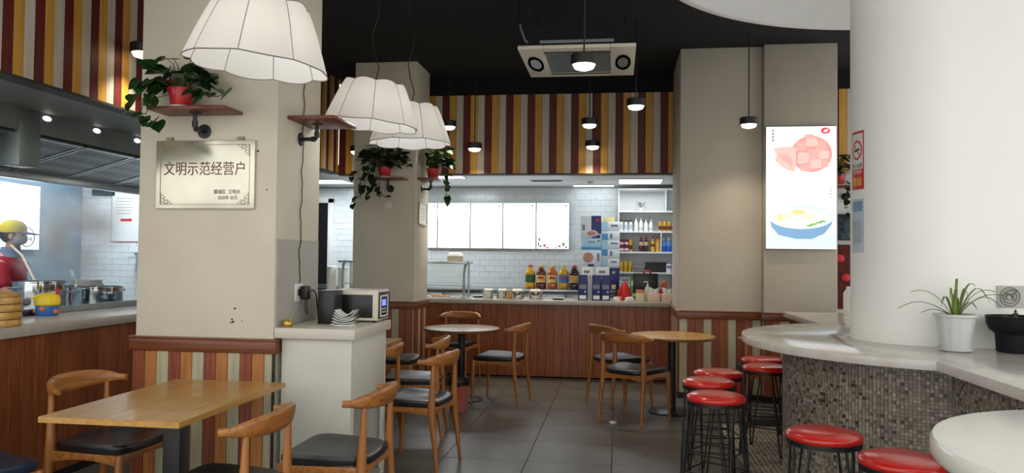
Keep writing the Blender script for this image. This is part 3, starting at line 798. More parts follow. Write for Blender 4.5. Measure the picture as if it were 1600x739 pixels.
text_mesh('lettering', '2020年 05月', .028, M['ink'], pq, (.15, -.0045, -.14), (PI/2, 0, 0), .001, sx=.85)
b = MB()
for x in (-.235, .22): b.box(x-.02, x+.02, 0, .014, h-.002, h+.02)
b.build('hanging_tab', M['plaque_e'], pq)

cf = thing('framed_certificate', 'small gold framed certificate on the far pillar side', 'certificate', (-2.262, 8.75, 1.94))
b = MB(); b.box(-.004, .012, -.19, -.175, -.13, .13); b.box(-.004, .012, .175, .19, -.13, .13); b.box(-.004, .012, -.175, .175, .115, .13); b.box(-.004, .012, -.175, .175, -.13, -.115)
b.build('frame', mat('pale_gold_frame', (206, 190, 140), .35, .3), cf, bevel=.002)
box(-.004, .004, -.175, .175, -.115, .115).build('sheet', M['whiteplastic'], cf)
b = MB()
for i in range(5): b.box(.004, .0045, -.11+.01*i, .12-.012*i, .05-.03*i, .057-.03*i)
b.build('print', M['patch'], cf)
b = thing('junction_box', 'small white box on the far pillar below the bushy pothos', 'junction box', (-2.575, 8.45, 2.02))
box(-.05, .05, -.035, 0, -.045, .045).build('body', M['creamplastic'], b, bevel=.006); box(-.03, .03, -.038, -.034, -.02, .02).build('cover', M['whiteplastic'], b, bevel=.001)

def curve_patch(a0, a1, z0, z1, off=.002, n=8, t=.0015):
    rg = []
    for i in range(n+1):
        a = a0+(a1-a0)*i/n
        f = lambda r, z: (EX-(EA-.45+r)*math.cos(a), EY-(EB-.45+r)*math.sin(a), z)
        rg.append([f(.45+off, z0), f(.45+off, z1), f(.45+off+t, z1), f(.45+off+t, z0)])
    return MB().loft(rg)
def curve_ring(ac, zc, r_out, r_in, n=28, off=.0035):
    vs, fs = [], []
    for i in range(n):
        t = 2*PI*i/n
        for r in (r_out, r_in):
            a = ac+r*math.cos(t)/.45; R_ = .45+off; vs.append((EX-(EA-.45+R_)*math.cos(a), EY-(EB-.45+R_)*math.sin(a), zc+r*math.sin(t)))
        for r in (r_out, r_in):
            a = ac+r*math.cos(t)/.45; R_ = .45+off+.001; vs.append((EX-(EA-.45+R_)*math.cos(a), EY-(EB-.45+R_)*math.sin(a), zc+r*math.sin(t)))
    for i in range(n):
        k, q = 4*i, 4*((i+1) % n)
        fs += [(k, k+1, q+1, q), (k+2, q+2, q+3, k+3), (k, q, q+2, k+2), (k+1, k+3, q+3, q+1)]
    return MB().add(vs, fs)
def curve_bar(a0, z0, a1, z1, w=.01, off=.0037):
    rg = []
    for i in range(9):
        u = i/8; a = a0+(a1-a0)*u; z = z0+(z1-z0)*u
        f = lambda r, zz: (EX-(EA-.45+r)*math.cos(a), EY-(EB-.45+r)*math.sin(a), zz)
        rg.append([f(.45+off, z-w/2), f(.45+off, z+w/2), f(.451+off, z+w/2), f(.451+off, z-w/2)])
    return MB().loft(rg)
A0, A1 = .02, .36
def bend_text(body, size, m, parent, ac, zc, off=.0042):
    o = text_mesh('lettering', body, size, m, parent, (0, 0, 0), (0, 0, 0), .0003)
    for v in o.data.vertices:
        a = ac+v.co.x/.45; r = .45+off+v.co.z; zz = zc+v.co.y
        v.co = (EX-(EA-.45+r)*math.cos(a), EY-(EB-.45+r)*math.sin(a), zz)
    return o
ns = thing('no_smoking_sign', 'red and white no smoking sign curving round the column edge', 'sign')
curve_patch(A0, A1, 1.90, 2.27).build('sheet', M['red'], ns)
curve_patch(A0+.02, A1-.02, 2.03, 2.255, .0025).build('white_field', M['whiteplastic'], ns)
AC = (A0+A1)/2
curve_ring(AC, 2.15, .062, .05).build('prohibition_ring', M['red'], ns)
curve_bar(AC-.09, 2.195, AC+.09, 2.105, .012).build('prohibition_bar', M['red'], ns)
curve_bar(AC-.075, 2.145, AC+.075, 2.155, .013).build('cigarette', M['ink'], ns)
bend_text('禁止吸烟', .032, M['ink'], ns, AC, 2.048)
bend_text('禁烟', .06, M['yellow'], ns, AC, 1.945)
bend_text('公共场所', .03, M['whiteplastic'], ns, AC, 2.008)
ps = thing('blue_notice', 'pale blue notice sheet below the no smoking sign on the column', 'notice')
curve_patch(A0, A1, 1.50, 1.84).build('sheet', mat('pale_blue_print', (196, 208, 220), .5, var=.12, scale=3), ps)
curve_patch(A0+.03, A1-.03, 1.76, 1.825, .0027).build('header', mat('blue_header', (120, 150, 190), .5), ps)
b = MB()
for i in range(6): pass
curve_patch(A0+.05, A1-.06, 1.56, 1.70, .0027).build('picture', mat('grey_print', (170, 180, 190), .5, var=.2, scale=10), ps)
dq = thing('relief_plaque', 'grey square plaque with a round relief on the column above the black pot', 'plaque', (2.3, 4.8, 1.25))
box(-.12, .26, -.012, -.0005, -.063, .063).build('plate', mat('grey_plaque', (186, 186, 176), .5), dq, bevel=.002)
b = MB()
for r_o, r_i in ((.056, .050), (.040, .034), (.022, .016)):
    n = 36; vs, fs = [], []
    for i in range(n):
        t = 2*PI*i/n
        for r_ in (r_o, r_i):
            for y in (-.0115, -.016): vs.append((-.055+r_*math.cos(t), y, r_*math.sin(t)))
    for i in range(n):
        k, q = 4*i, 4*((i+1) % n); fs += [(k+1, q+1, q+3, k+3), (k, k+1, k+3, k+2)[:0] or (k, q, q+1, k+1), (k+2, k+3, q+3, q+2)]
    b.add(vs, fs)
b.build('relief_ring', mat('dark_relief', (120, 120, 112), .6), dq)
b = MB()
for i in range(26):
    a, r_ = random.uniform(0, 6.28), random.uniform(.008, .05); x, z = -.055+r_*math.cos(a), r_*math.sin(a); l = random.uniform(.004, .01)
    b.box(x-l, x+l, -.0145, -.0115, z-.0025, z+.0025)
b.build('relief_mark', mat('dark_relief_mark', (96, 98, 92), .6), dq)
text_mesh('lettering', '卡', .04, M['ink'], dq, (.045, -.0122, .02), (PI/2, 0, 0), .0008)

# ---------------------------------------------------------------- fabric lampshades
def lampshade(x, y, zb, r0, r1, h, label, rz, cord_x=.1, tilt=0):
    t = thing('fabric_pendant_lamp', label, 'lamp', (x, y, 0), 0, 'white scalloped fabric pendant lamps')
    T = Matrix.Translation((0, 0, zb+h)) @ Matrix.Rotation(math.radians(tilt), 4, 'Y') @ Matrix.Rotation(rz, 4, 'Z') @ Matrix.Translation((0, 0, -zb-h))
    NP, SUB = 8, 8
    def ring(u):
        r = r1+(r0-r1)*u**.85; pts = []
        for j in range(NP*SUB):
            a = 2*PI*j/(NP*SUB); ph = (j % SUB)/SUB; bul = math.sin(ph*PI)
            k = r*(.965+.07*bul**.8)
            z = zb+h*(1-u) - .011*bul*u + .012*bul*(1-u)
            pts.append(tuple(T @ Vector((k*math.cos(a), k*math.sin(a), z))))
        return pts
    outer = [ring(u) for u in (0, .15, .35, .55, .75, .9, 1.0)]
    MB().loft(outer, cap=False).build('shade', M['shade'], t, smooth=True)
    w_ = MB()
    for j in range(NP):
        w_.tube([outer[i][j*SUB] for i in range(7)], .0022, 5)
    w_.tube(outer[-1]+[outer[-1][0]], .0028, 5, cap=False); w_.tube(outer[0]+[outer[0][0]], .0022, 5, cap=False)
    for j in range(0, NP, 2): w_.tube([outer[0][j*SUB], (0, 0, zb+h+.0)], .002, 5)
    w_.build('wire_frame', M['wire'], t, smooth=True)
    pts = [(0, 0, zb+h)]+[(cord_x*.1*math.sin(i*1.7), .01*math.cos(i*2.3), zb+h+(3.66-zb-h)*i/9) for i in range(1, 9)]+[(0, 0, 3.66)]
    MB().tube(pts, .004, 6).build('cord', M['cordblack'], t, smooth=True)
    MB().lathe([(.022, zb+h), (.026, zb+h-.03), (.026, zb+h-.08), (.02, zb+h-.085)], 16).build('bulb_holder', M['blackplastic'], t, smooth=True)
    MB().ell((0, 0, zb+h-.115), .03, .03, .04, 14, 8).build('bulb', M['bulbglow'], t, smooth=True)
    d = bpy.data.lights.new('shade_light', 'POINT'); d.energy = SHADE_W; d.color = (.97, .98, 1); d.shadow_soft_size = .05
    o = bpy.data.objects.new('shade_light', d); COL.objects.link(o); o.location = (x, y, zb+h-.2)
lampshade(-1.68, 3.43, 2.345, .322, .205, .285, 'white scalloped fabric pendant lamp hanging over the table by the plaque', .2, tilt=5)
lampshade(-1.67, 5.1, 2.35, .318, .2, .275, 'white scalloped fabric pendant lamp, middle of the row of three', .35, .3, tilt=5)
lampshade(-1.62, 5.85, 2.335, .31, .2, .28, 'white scalloped fabric pendant lamp nearest the far pillar', .6, .3)

# ---------------------------------------------------------------- black downlights
def downlight(x, y, z, label, r=.088, on=True):
    t = thing('pendant_downlight', label, 'lamp', (x, y, z), 0, 'black drum pendant downlights')
    MB().lathe([(r-.012, .012), (r-.008, .0), (r, .0), (r, .064), (r-.006, .07), (.012, .072)], 32, cap=False).build('drum', M['blackmetal'], t, smooth=True)
    MB().lathe([(r-.012, .012), (r-.016, -.004), (r*.72, -.022), (r*.4, -.032), (.004, -.034)], 28).build('diffuser', M['lampglow'], t, smooth=True)
    MB().tube([(0, 0, .07), (0, 0, 3.66-z)], .006, 8).build('rod', M['blackmetal'], t, smooth=True)
    spot(x, y, z-.045, SPOT_W)
for x, y, z, lab in ((-3.34, 5.0, 2.86, 'black drum downlight beside the cream pillar, before the kitchen stripes'),
    (-3.14, 8.95, 2.70, 'black drum downlight seen between the two pillars'),
    (-1.93, 8.6, 2.93, 'black drum downlight just behind the lampshade nearest the far pillar'),
    (-1.71, 9.05, 2.74, 'black drum downlight low before the stripes, second from the far pillar'),
    (-.31, 8.3, 2.88, 'black drum downlight, upper of the two hanging in line before the stripes'),
    (-.30, 9.1, 2.76, 'black drum downlight, lower of the two hanging in line before the stripes'),
    (.16, 7.2, 2.86, 'black drum downlight before the stripes beside the air conditioner corner'),
    (-.23, 5.1, 2.73, 'black drum downlight hanging in front of the air conditioner'),
    (1.26, 7.7, 2.76, 'black drum downlight on a long rod before the plain right pillar')):
    downlight(x, y, z, lab)

# ---------------------------------------------------------------- ceiling cassette air conditioner
ac = thing('air_conditioner', 'white ceiling cassette air conditioner hanging under the black ceiling', 'air conditioner', (-.34, 6.62, 3.13))
b = MB(); hw, hl = .475, .49
b.box(-hw, -.27, -hl, hl, 0, .03); b.box(.27, hw, -hl, hl, 0, .03); b.box(-.27, .27, -hl, -.36, 0, .03); b.box(-.27, .27, .36, hl, 0, .03)
b.build('face_panel', M['creamplastic'], ac, bevel=.006)
box(-.40, .40, -.42, .42, .031, .2).build('casing', M['black'], ac)
sl = MB().box(-.27, .27, -.006, .006, .004, .022).mesh('slat', M['steel_d'])
for i in range(14): link('slat', sl, ac, (0, -.34+i*.052, 0))
for s in (-1, 1):
    q = MB(); q.lathe([(1, 0), (1, .006), (.7, .006), (.7, 0)], 32, cap=False)
    q.v = [(s*.375+x*.066, y*.25, -.006+z) for x, y, z in q.v]
    o = q.build('side_vent', M['blackplastic'], ac, smooth=True)
    q = MB(); q.lathe([(.7, .0), (.68, .004)], 24); q.v = [(s*.375+x*.066, y*.25, -.003+z) for x, y, z in q.v]; q.build('vent_grille', M['steel_d'], o)
for y_ in (-.37, .355): box(-.27, .27, y_, y_+.015, -.008, .0).build('louvre', M['blackplastic'], ac)
b = MB()
for sx in (-1, 1):
    for sy in (-1, 1): b.tube([(sx*.4, sy*.42, .2), (sx*.4, sy*.42, .53)], .006, 6)
b.build('hanger_rod', M['blackmetal'], ac)
MB().tube([(-.39, -.3, .10), (-.43, -.3, .12), (-.47, -.3, .22), (-.48, -.3, .26)], .014, 10).build('pipe', M['steel_d'], ac, smooth=True)
MB().tube([(-.48, -.3, .255), (-.48, -.3, .53)], .014, 10).build('drain_pipe', M['blackplastic'], ac, smooth=True)
box(-.3, .3, -.43, -.42, .06, .085).build('service_bar', M['steel'], ac)

# ---------------------------------------------------------------- food poster lightbox
FP = {k: emit('poster_'+k, c, .95) for k, c in dict(pink=(246, 172, 162), pink2=(250, 192, 182), rose=(238, 156, 148), red=(226, 60, 84), blue=(120, 160, 196), pale=(206, 224, 238), cream=(252, 236, 200), orange=(248, 206, 150), green=(120, 180, 100), dgreen=(90, 130, 110), white=(252, 250, 248)).items()}
lb = thing('poster_lightbox', 'glowing food poster lightbox with pink sliced meat above a bowl', 'poster', (1.834, 8.1, 2.18))
w, h = .347, .625
box(-w, w, -.03, .0185, -h, h).build('case', M['steel'], lb, bevel=.003)
box(-w+.006, w-.006, -.032, -.0295, -h+.006, h-.006).build('lit_sheet', M['posterglow'], lb)
def flat(poly, y, m, name, par=lb):
    n = len(poly)
    return MB().add([(x, y, z) for x, z in poly]+[(x, y+.0006, z) for x, z in poly], [tuple(range(n)), tuple(range(n, 2*n))[::-1]]+[(i, i+n, (i+1) % n+n, (i+1) % n) for i in range(n)]).build(name, m, par)
def oval(cx, cz, rx, rz, n=28, a0=0, a1=2*PI): return [(cx+rx*math.cos(a0+(a1-a0)*i/n), cz+rz*math.sin(a0+(a1-a0)*i/n)) for i in range(n if a1-a0 > 6.28 else n+1)]
# poster coordinates: x -.347 .347, z -.625 .625 ; meat around z .33
flat([(-.27,.40),(-.10,.42),(-.05,.40),(-.05,.24),(-.06,.16),(-.12,.17),(-.2,.22),(-.26,.28),(-.24,.33)], -.0328, FP['pink2'], 'meat_slice')
flat(oval(.10, .34, .20, .185), -.0327, FP['rose'], 'meat_plate')
for (x, z, sx, sz, c) in ((.0,.42,.05,.05,'pink'), (.10,.46,.055,.045,'pink2'), (.19,.42,.05,.055,'pink'), (.02,.30,.055,.06,'pink2'), (.12,.34,.05,.05,'pink'), (.22,.33,.05,.045,'pink2'), (.14,.24,.055,.05,'pink2'), (.04,.20,.05,.035,'pink'), (.22,.24,.045,.04,'pink'), (.08,.51,.05,.03,'pink')):
    flat([(x-sx,z-sz*.9),(x-sx*.2,z-sz),(x+sx,z-sz*.8),(x+sx*.95,z+sz*.8),(x,z+sz),(x-sx*.95,z+sz*.85)], -.0334, FP[c], 'meat_slice')
flat([(-.235,.335),(-.2,.3),(-.12,.23),(-.09,.2),(-.08,.27),(-.12,.33)], -.0335, FP['pink'], 'meat_slice')
flat(oval(.235, .575, .045, .032), -.0330, FP['red'], 'logo_disc')
flat(oval(.235, .572, .02, .012), -.0336, FP['white'], 'logo_swirl'); flat(oval(.252, .585, .012, .006), -.0336, FP['white'], 'logo_swirl')
for i in range(4):
    z = .585-i*.032
    for (dx, dz, a, c) in ((0, 0, .012, .003), (0, -.01, .010, .003), (-.002, -.005, .003, .011), (.006, -.012, .003, .008)):
        flat([(-.275+dx-a, z+dz-c), (-.275+dx+a, z+dz-c), (-.275+dx+a, z+dz+c), (-.275+dx-a, z+dz+c)], -.0334, FP['dgreen'], 'print_stroke')
for i in range(4):
    z = .0-i*.03
    for (dx, dz, a, c) in ((0, 0, .010, .0025), (0, -.008, .003, .009)):
        flat([(.285+dx-a, z+dz-c), (.285+dx+a, z+dz-c), (.285+dx+a, z+dz+c), (.285+dx-a, z+dz+c)], -.0334, FP['dgreen'], 'print_stroke')
flat([(-.31, -.34), (-.3, -.46), (-.1, -.47), (.2, -.50), (.34, -.46), (.34, -.61), (-.34, -.61), (-.34, -.34)], -.0324, FP['pale'], 'table_shade')
flat([(-.31,-.30),(-.29,-.40),(-.22,-.48),(-.05,-.52),(.1,-.52),(.22,-.47),(.29,-.38),(.32,-.28)], -.0328, FP['blue'], 'bowl')
flat(oval(0, -.30, .315, .12), -.0330, FP['pale'], 'bowl_rim'); flat(oval(0, -.31, .285, .10), -.0333, FP['white'], 'soup')
for (x, z, a, c, k) in ((-.12,-.29,.08,.04,'cream'), (-.03,-.25,.07,.03,'orange'), (.08,-.3,.07,.035,'cream'), (-.05,-.34,.09,.03,'white'), (-.2,-.3,.04,.04,'orange')): flat(oval(x, z, a, c), -.0337, FP[k], 'noodles')
for (x, z) in ((.12,-.37), (.17,-.355), (.21,-.34), (.08,-.385)): flat(oval(x, z, .035, .01), -.034, FP['green'], 'scallion')

# ---------------------------------------------------------------- serving room: menus, lights, benches
marks = [emit('menu_mark_'+str(i), c, .7) for i, c in enumerate(((70, 90, 80), (200, 90, 90), (120, 140, 70)))]
mx = [(-2.86, -2.70), (-2.695, -2.195), (-2.19, -1.70), (-1.695, -1.20), (-1.195, -.705)]
for i, (a, b_) in enumerate(mx):
    lab = ['narrow end panel of the lit menu row against the far pillar', 'blank white lit menu panel, second from the far pillar', 'blank white lit menu panel in the middle of the row', 'blank white lit menu panel, fourth from the far pillar', 'lit menu panel at the carton end with tiny pictures along its bottom'][i]
    t = thing('menu_lightbox', lab, 'menu board', ((a+b_)/2, 11.36, 1.91), 0, 'lit menu panels on the tiled wall'); w = (b_-a)/2
    box(-w, w, -.03, .034, -.345, .345).build('case', M['steel'], t, bevel=.002)
    box(-w+.006, w-.006, -.032, -.0295, -.338, .338).build('lit_sheet', M['menuglow'], t)
    def mk(x, z, a_, c_, m): MB().box(x-a_, x+a_, -.0335, -.0318, z-c_, z+c_).build('print_mark', m, t)
    mk(w-.06, .30, .02, .005, marks[0]); mk(w-.05, .29, .01, .005, marks[1])
    if i == 4:
        for (x, z, a_, c_, k) in ((-.2,-.2,.012,.02,0), (-.21,-.27,.01,.03,0), (-.18,-.3,.015,.015,2), (-.12,-.29,.02,.02,1), (-.08,-.32,.02,.01,1), (.1,-.3,.02,.012,0), (.16,-.27,.02,.025,2), (.2,-.31,.015,.015,1), (.05,-.32,.015,.008,2)): mk(x, z, a_, c_, marks[k])
for x0_, x1_, y0_, y1_, lab in ((-.655, -.045, 11.04, 11.34, 'bright ceiling panel light above the carton stacks'), (0.0, .60, 10.25, 10.92, 'bright ceiling panel light before the shelf unit'), (-2.6, -2.0, 9.75, 10.1, 'bright ceiling panel light over the glass food guard'), (-4.4, -3.8, 10.2, 10.8, 'bright ceiling panel light near the white door frame')):
    cx, cy = (x0_+x1_)/2, (y0_+y1_)/2; sx, sy = (x1_-x0_)/2, (y1_-y0_)/2
    t = thing('ceiling_panel_light', lab, 'ceiling light', (cx, cy, 2.5), 0, 'square ceiling panel lights')
    b = MB(); b.box(-sx, sx, -sy, -sy+.015, -.012, 0); b.box(-sx, sx, sy-.015, sy, -.012, 0); b.box(-sx, -sx+.015, -sy+.015, sy-.015, -.012, 0); b.box(sx-.015, sx, -sy+.015, sy-.015, -.012, 0)
    b.build('frame', M['whitepaint'], t); box(-sx+.015, sx-.015, -sy+.015, sy-.015, -.008, 0).build('diffuser', M['panelglow'], t)
    area(cx, cy, 2.48, 2*sx-.04, 2*sy-.04, SERVE_W*(.02 if cy > 11 else .45 if cx > 0 else 1.4), (.90, .96, 1.0))
t = thing('ceiling_vent', 'slim grey air vent in the serving room ceiling', 'vent', (-.97, 10.48, 2.5))
box(-.22, .22, -.06, .06, -.008, 0).build('frame', M['steel_d'], t)
b = MB()
for i in range(5): b.box(-.2, .2, -.045+i*.02, -.037+i*.02, -.013, -.006)
b.build('slat', M['ink'], t)
MBt = MB().lathe([(.045, 0), (.05, -.012), (.03, -.035), (.01, -.04)], 20); tag(MBt.build('smoke_detector', M['whiteplastic'], loc=(-.38, 10.65, 2.5), smooth=True), 'round white smoke detector in the serving room ceiling', 'detector')
wbn = thing('steel_bench', 'steel back bench along the tiled wall under the menus', 'bench', (-2.0, 11.03, 0))
box(-2.8, 1.97, -.37, .36, .955, 1.0).build('bench_top', M['steel'], wbn, bevel=.004)
box(-2.8, 1.97, -.34, .36, .1, .955).build('cupboard', M['steel_d'], wbn)
for i in range(8):
    d_ = box(-2.75+i*.58, -2.2+i*.58, -.355, -.34, .13, .93).build('door', M['steel'], wbn, bevel=.003)
    box(-2.25+i*.58, -2.23+i*.58, -.365, -.355, .7, .85).build('handle', M['steel_d'], d_)
b = MB()
for x in (-2.7, 1.9):
    for y in (-.28, .3): b.cyl((x, y, 0), .02, 0, .1, 10)
b.build('feet', M['blackplastic'], wbn)

# glass food guard on the counter
gg = thing('food_guard', 'glass food guard with steel posts on the serving counter', 'food guard', (-2.7, 9.5, .925))
b = MB(); b.box(-.8, .85, -.16, .2, .44, .45); b.build('glass_shelf', M['glass'], gg)
b = MB(); b.box(-.8, .86, -.175, -.155, .428, .458); b.box(-.8, .86, .195, .215, .428, .455); b.build('shelf_rail', M['steel'], gg, bevel=.003)
b = MB(); b.box(-.8, .80, .05, .3, .15, .16); b.build('lower_shelf', M['steel'], gg)
b = MB(); b.box(-.8, .82, -.10, -.092, .16, .43); b.build('glass_pane', M['glass'], gg)
for x in (-.78, .8):
    k = MB(); k.tube([(x, -.05, 0), (x, -.05, .3), (x+.02, -.08, .40), (x+.06, -.13, .455)], .016, 12); k.tube([(x, .25, 0), (x, .25, .44)], .014, 10); k.tube([(x, -.05, 0), (x, -.05, .012)], .035, 16)
    k.build('post', M['steel'], gg, smooth=True)
bx = thing('paper_box', 'white takeaway paper box on top of the glass food guard', 'box', (-2.01, 9.46, 1.376))
box(-.095, .075, -.06, .1, 0, .07).build('body', mat('kraft_side', (206, 194, 172), .7), bx)
MB().loft([[(-.1,-.065,.07),(.08,-.065,.07),(.08,.105,.07),(-.1,.105,.07)], [(-.08,-.03,.12),(.06,-.03,.12),(.06,.08,.12),(-.08,.08,.12)]]).build('lid', M['whiteplastic'], bx, bevel=.004)
for i, (x, r_, h_) in enumerate(((-3.80, .065, .355), (-3.63, .08, .345))):
    t = thing('white_canister', ['slim white canister on the counter seen between the pillars', 'wider white canister on the counter seen between the pillars'][i], 'canister', (x, 9.9, .925), 0, 'white canisters between the pillars')
    MB().lathe([(r_, 0), (r_, h_), (r_*.9, h_+.01)], 24).build('body', M['whiteplastic'], t, smooth=True); MB().lathe([(r_*1.03, h_-.02), (r_*1.03, h_+.012), (r_*.6, h_+.02)], 24).build('lid', M['whitepaint'], t, smooth=True)
# steel pots of white buns
ORD4 = ['one', 'two', 'three', 'four']
WB = mat('white_egg', (240, 236, 224), .5)
for i, (x, n, lab) in enumerate(((-1.60, 3, 'small steel pot of white buns nearest the food guard'), (-1.425, 3, 'small steel pot of white buns beside the wooden block'), (-1.23, 5, 'small steel pot of white buns in the middle of the counter'), (-1.0, 4, 'wider steel pot of white buns nearest the cooking oil'))):
    r_ = .068 if i < 2 else .085
    t = thing('steel_pot', lab, 'pot', (x, 9.5, .925), .3*i, 'small steel pots on the counter')
    MB().lathe([(r_*.97, 0), (r_, .004), (r_, .09), (r_*1.05, .095), (r_*.96, .095), (r_*.95, .01), (.01, .01)], 28, cap=False).build('body', M['steel_s'], t, smooth=True)
    for s in (-1, 1): MB().tube([(s*r_, -.02, .08), (s*(r_+.025), -.02, .08), (s*(r_+.025), .02, .08), (s*r_, .02, .08)], .004, 6).build('handle', M['steel_d'], t, smooth=True)
    for k in range(n):
        a = 2*PI*k/n; tag(MB().ell((0, 0, 0), .03, .03, .026, 14, 8).build('bun', WB, loc=(x+r_*.5*math.cos(a), 9.5+r_*.5*math.sin(a), 1.025), smooth=True), 'round white bun piled in the '+lab.replace('small ', '').replace(' of white buns', ''), 'bun', 'white buns in steel pot '+ORD4[i])
    MB().cyl((0, 0, 0), r_*.95, .06, .072, 20).build('steam_plate', M['steel_d'], t)
t = thing('wooden_block', 'small upright wooden block beside a steel pot on the counter', 'block', (-1.31, 9.36, .925)); cbox(0, 0, 0, .05, .05, .1).build('body', M['table'], t, bevel=.003); cbox(0, 0, .1, .052, .052, .006).build('top_plate', M['w_orange'], t)
t = thing('snack_tray', 'tray of orange snacks under the glass food guard', 'tray', (-2.2, 9.52, .925)); cbox(0, 0, 0, .3, .2, .012).build('tray', M['whiteplastic'], t, bevel=.003)
b = MB()
for i in range(9): b.ell((-.1+.025*i, random.uniform(-.06, .06), .024), .03, .03, .014, 10, 5)
tag(b.build('snacks', mat('fried_orange', (214, 150, 80), .6), t, smooth=True), 'orange fried snacks', kind='stuff')
for i, (x, y) in enumerate(((-1.765, 9.72), (-.72, 9.5))):
    t = thing('shallow_dish', ['shallow grey dish beside the food guard post', 'shallow grey dish before the cooking oil bottles'][i], 'dish', (x, y, .925)); MB().lathe([(.05, 0), (.09, .02), (.095, .022), (.05, .006)], 24, cap=True).build('dish', M['steel'], t, smooth=True)
for i, x in enumerate((-1.70, -.62, -.55, -1.12)):
    tag(cbox(0, 0, 0, .06, .045, .006).build('paper_slip', M['whitepaint'], loc=(x, 9.36, .925), rot=(0, 0, .3*i), bevel=.001), ['white paper slip by the food guard post on the worktop', 'white paper slip first in front of the navy cartons', 'white paper slip touching the first navy carton', 'white paper slip between two steel pots'][i], 'paper slip')

# cooking oil bottles
OIL = [(-1.225, (206, 150, 10), (40, 84, 44), (190, 60, 60), 'tall golden oil bottle with a green label, first of the oil bottles'), (-1.07, (96, 36, 14), (222, 188, 110), (214, 190, 90), 'dark brown oil bottle with a yellow label, second of the oil bottles'),
       (-.91, (186, 96, 22), (230, 200, 130), (226, 196, 110), 'orange oil bottle with a cream label in the middle of the oil bottles'), (-.75, (204, 158, 24), (66, 120, 196), (206, 200, 130), 'yellow oil bottle with a blue label, fourth of the oil bottles'), (-.60, (44, 22, 14), (214, 160, 90), (190, 50, 50), 'almost black oil bottle with an orange label beside the cartons')]
for i, (x, c, lc, cc, lab) in enumerate(OIL):
    t = thing('oil_bottle', lab, 'bottle', (x, 10.88, 1.0), 0, 'big cooking oil bottles on the back bench')
    def ring(w_, d_, z): return [(w_*math.copysign(abs(math.cos(a))**.6, math.cos(a)), d_*math.copysign(abs(math.sin(a))**.6, math.sin(a)), z) for a in [2*PI*k/20 for k in range(20)]]
    MB().loft([ring(.066, .06, 0), ring(.072, .066, .01), ring(.072, .066, .08), ring(.069, .063, .085), ring(.069, .063, .2), ring(.072, .066, .205), ring(.068, .062, .235), ring(.045, .042, .28), ring(.022, .022, .30), ring(.02, .02, .315)]).build('body', liquid('oil_%d' % i, c), t, smooth=True)
    MB().loft([ring(.0705, .0645, .09), ring(.0705, .0645, .195)], cap=False).build('label', mat('oil_label_%d' % i, lc, .5, var=.25, scale=30), t, smooth=True)
    MB().lathe([(.024, .305), (.024, .33), (.018, .334)], 16).build('cap', mat('oil_cap_%d' % i, cc, .4), t, smooth=True)
    MB().tube([(-.03, 0, .285), (-.035, 0, .32), (0, 0, .338), (.035, 0, .32), (.03, 0, .285)], .006, 6).build('handle', mat('oil_handle_%d' % i, cc, .4), t, smooth=True)
    if i in (1, 2, 3): box(-.04, .04, -.0665, -.0640, .14, .175).build('brand_band', M['red'], t)

# carton stacks
CW, CN, CB, CL = mat('carton_white', (226, 234, 240), .5, var=.02), mat('carton_navy', (32, 44, 112), .4), mat('carton_blue', (70, 150, 206), .45, var=.1), mat('carton_lightblue', (176, 214, 236), .5, var=.05)
CPK, CYL, CGR = mat('carton_picture', (196, 140, 120), .5, var=.3, scale=30), mat('carton_yellow', (240, 214, 120), .5), mat('carton_grey_print', (120, 132, 150), .5)
def carton(x0_, x1_, y0_, y1_, z0_, z1_, body, lab, prints=(), group='cartons stacked on the back bench'):
    t = thing('carton', lab, 'carton', ((x0_+x1_)/2, (y0_+y1_)/2, z0_), 0, group); w, d, h = (x1_-x0_)/2, (y1_-y0_)/2, z1_-z0_
    box(-w, w, -d, d, 0, h-.001).build('box', body, t, bevel=.003)
    for u0, u1, v0, v1, m in prints: box(-w+2*w*u0, -w+2*w*u1, -d-.0015, -d+.001, h*v0, h*v1).build('print', m, t)
    return t
Y0, Y1 = 10.72, 11.0
z = 1.0
carton(-.5, -.225, Y0, Y1, 1.0, 1.2, CL, 'pale blue carton at the bottom of the tall stack behind the navy cartons', ((.1,.9,.6,.9,CB),))
carton(-.49, -.23, Y0, Y1, 1.2, 1.31, CW, 'white carton just above the bottom one of the tall stack', ((.35,.65,.55,.85,CN), (0,.2,.0,1,CB)))
c = carton(-.5, -.225, Y0, Y1, 1.31, 1.56, CW, 'white carton with a brown food picture in the tall stack', ((.8,.92,.35,.8,CGR), (.35,.65,.05,.2,CN)))
MB().lathe([(.07, 0), (.068, .002)], 24).build('food_picture', CPK, c, loc=(-.04, -.141, .14), rot=(PI/2, 0, 0))
carton(-.5, -.225, Y0, Y1, 1.56, 1.72, CL, 'pale carton with a blue band under the top of the tall stack', ((0,1,.0,.22,CB), (.35,.7,.62,.72,CGR), (.8,.95,.7,.85,CGR)))
c = carton(-.51, -.225, Y0, Y1, 1.72, 2.03, CW, 'white and navy carton topping the tall stack', ((.52,1,.2,1,CN), (.55,.95,0,.15,CN), (.08,.2,.35,.6,CGR)))
MB().lathe([(.085, 0), (.083, .002)], 28).build('plate_picture', CW, c, loc=(.01, -.142, .065), rot=(PI/2, 0, 0)).scale = (1, .55, 1)
MB().lathe([(.068, 0), (.066, .002)], 28).build('food_picture', CPK, c, loc=(.01, -.1435, .065), rot=(PI/2, 0, 0)).scale = (1, .5, 1)
MB().lathe([(.022, 0), (.02, .002)], 20).build('pink_logo', M['red'], c, loc=(.09, -.142, .25), rot=(PI/2, 0, 0))
carton(-.215, .03, Y0+.02, Y1, 1.0, 1.31, CN, 'navy carton at the bottom of the second stack by the shelf unit', ((.55,.8,.05,.25,CYL), (.6,.75,.75,.85,CYL), (0,.3,.3,.9,CW)))
zz = 1.31
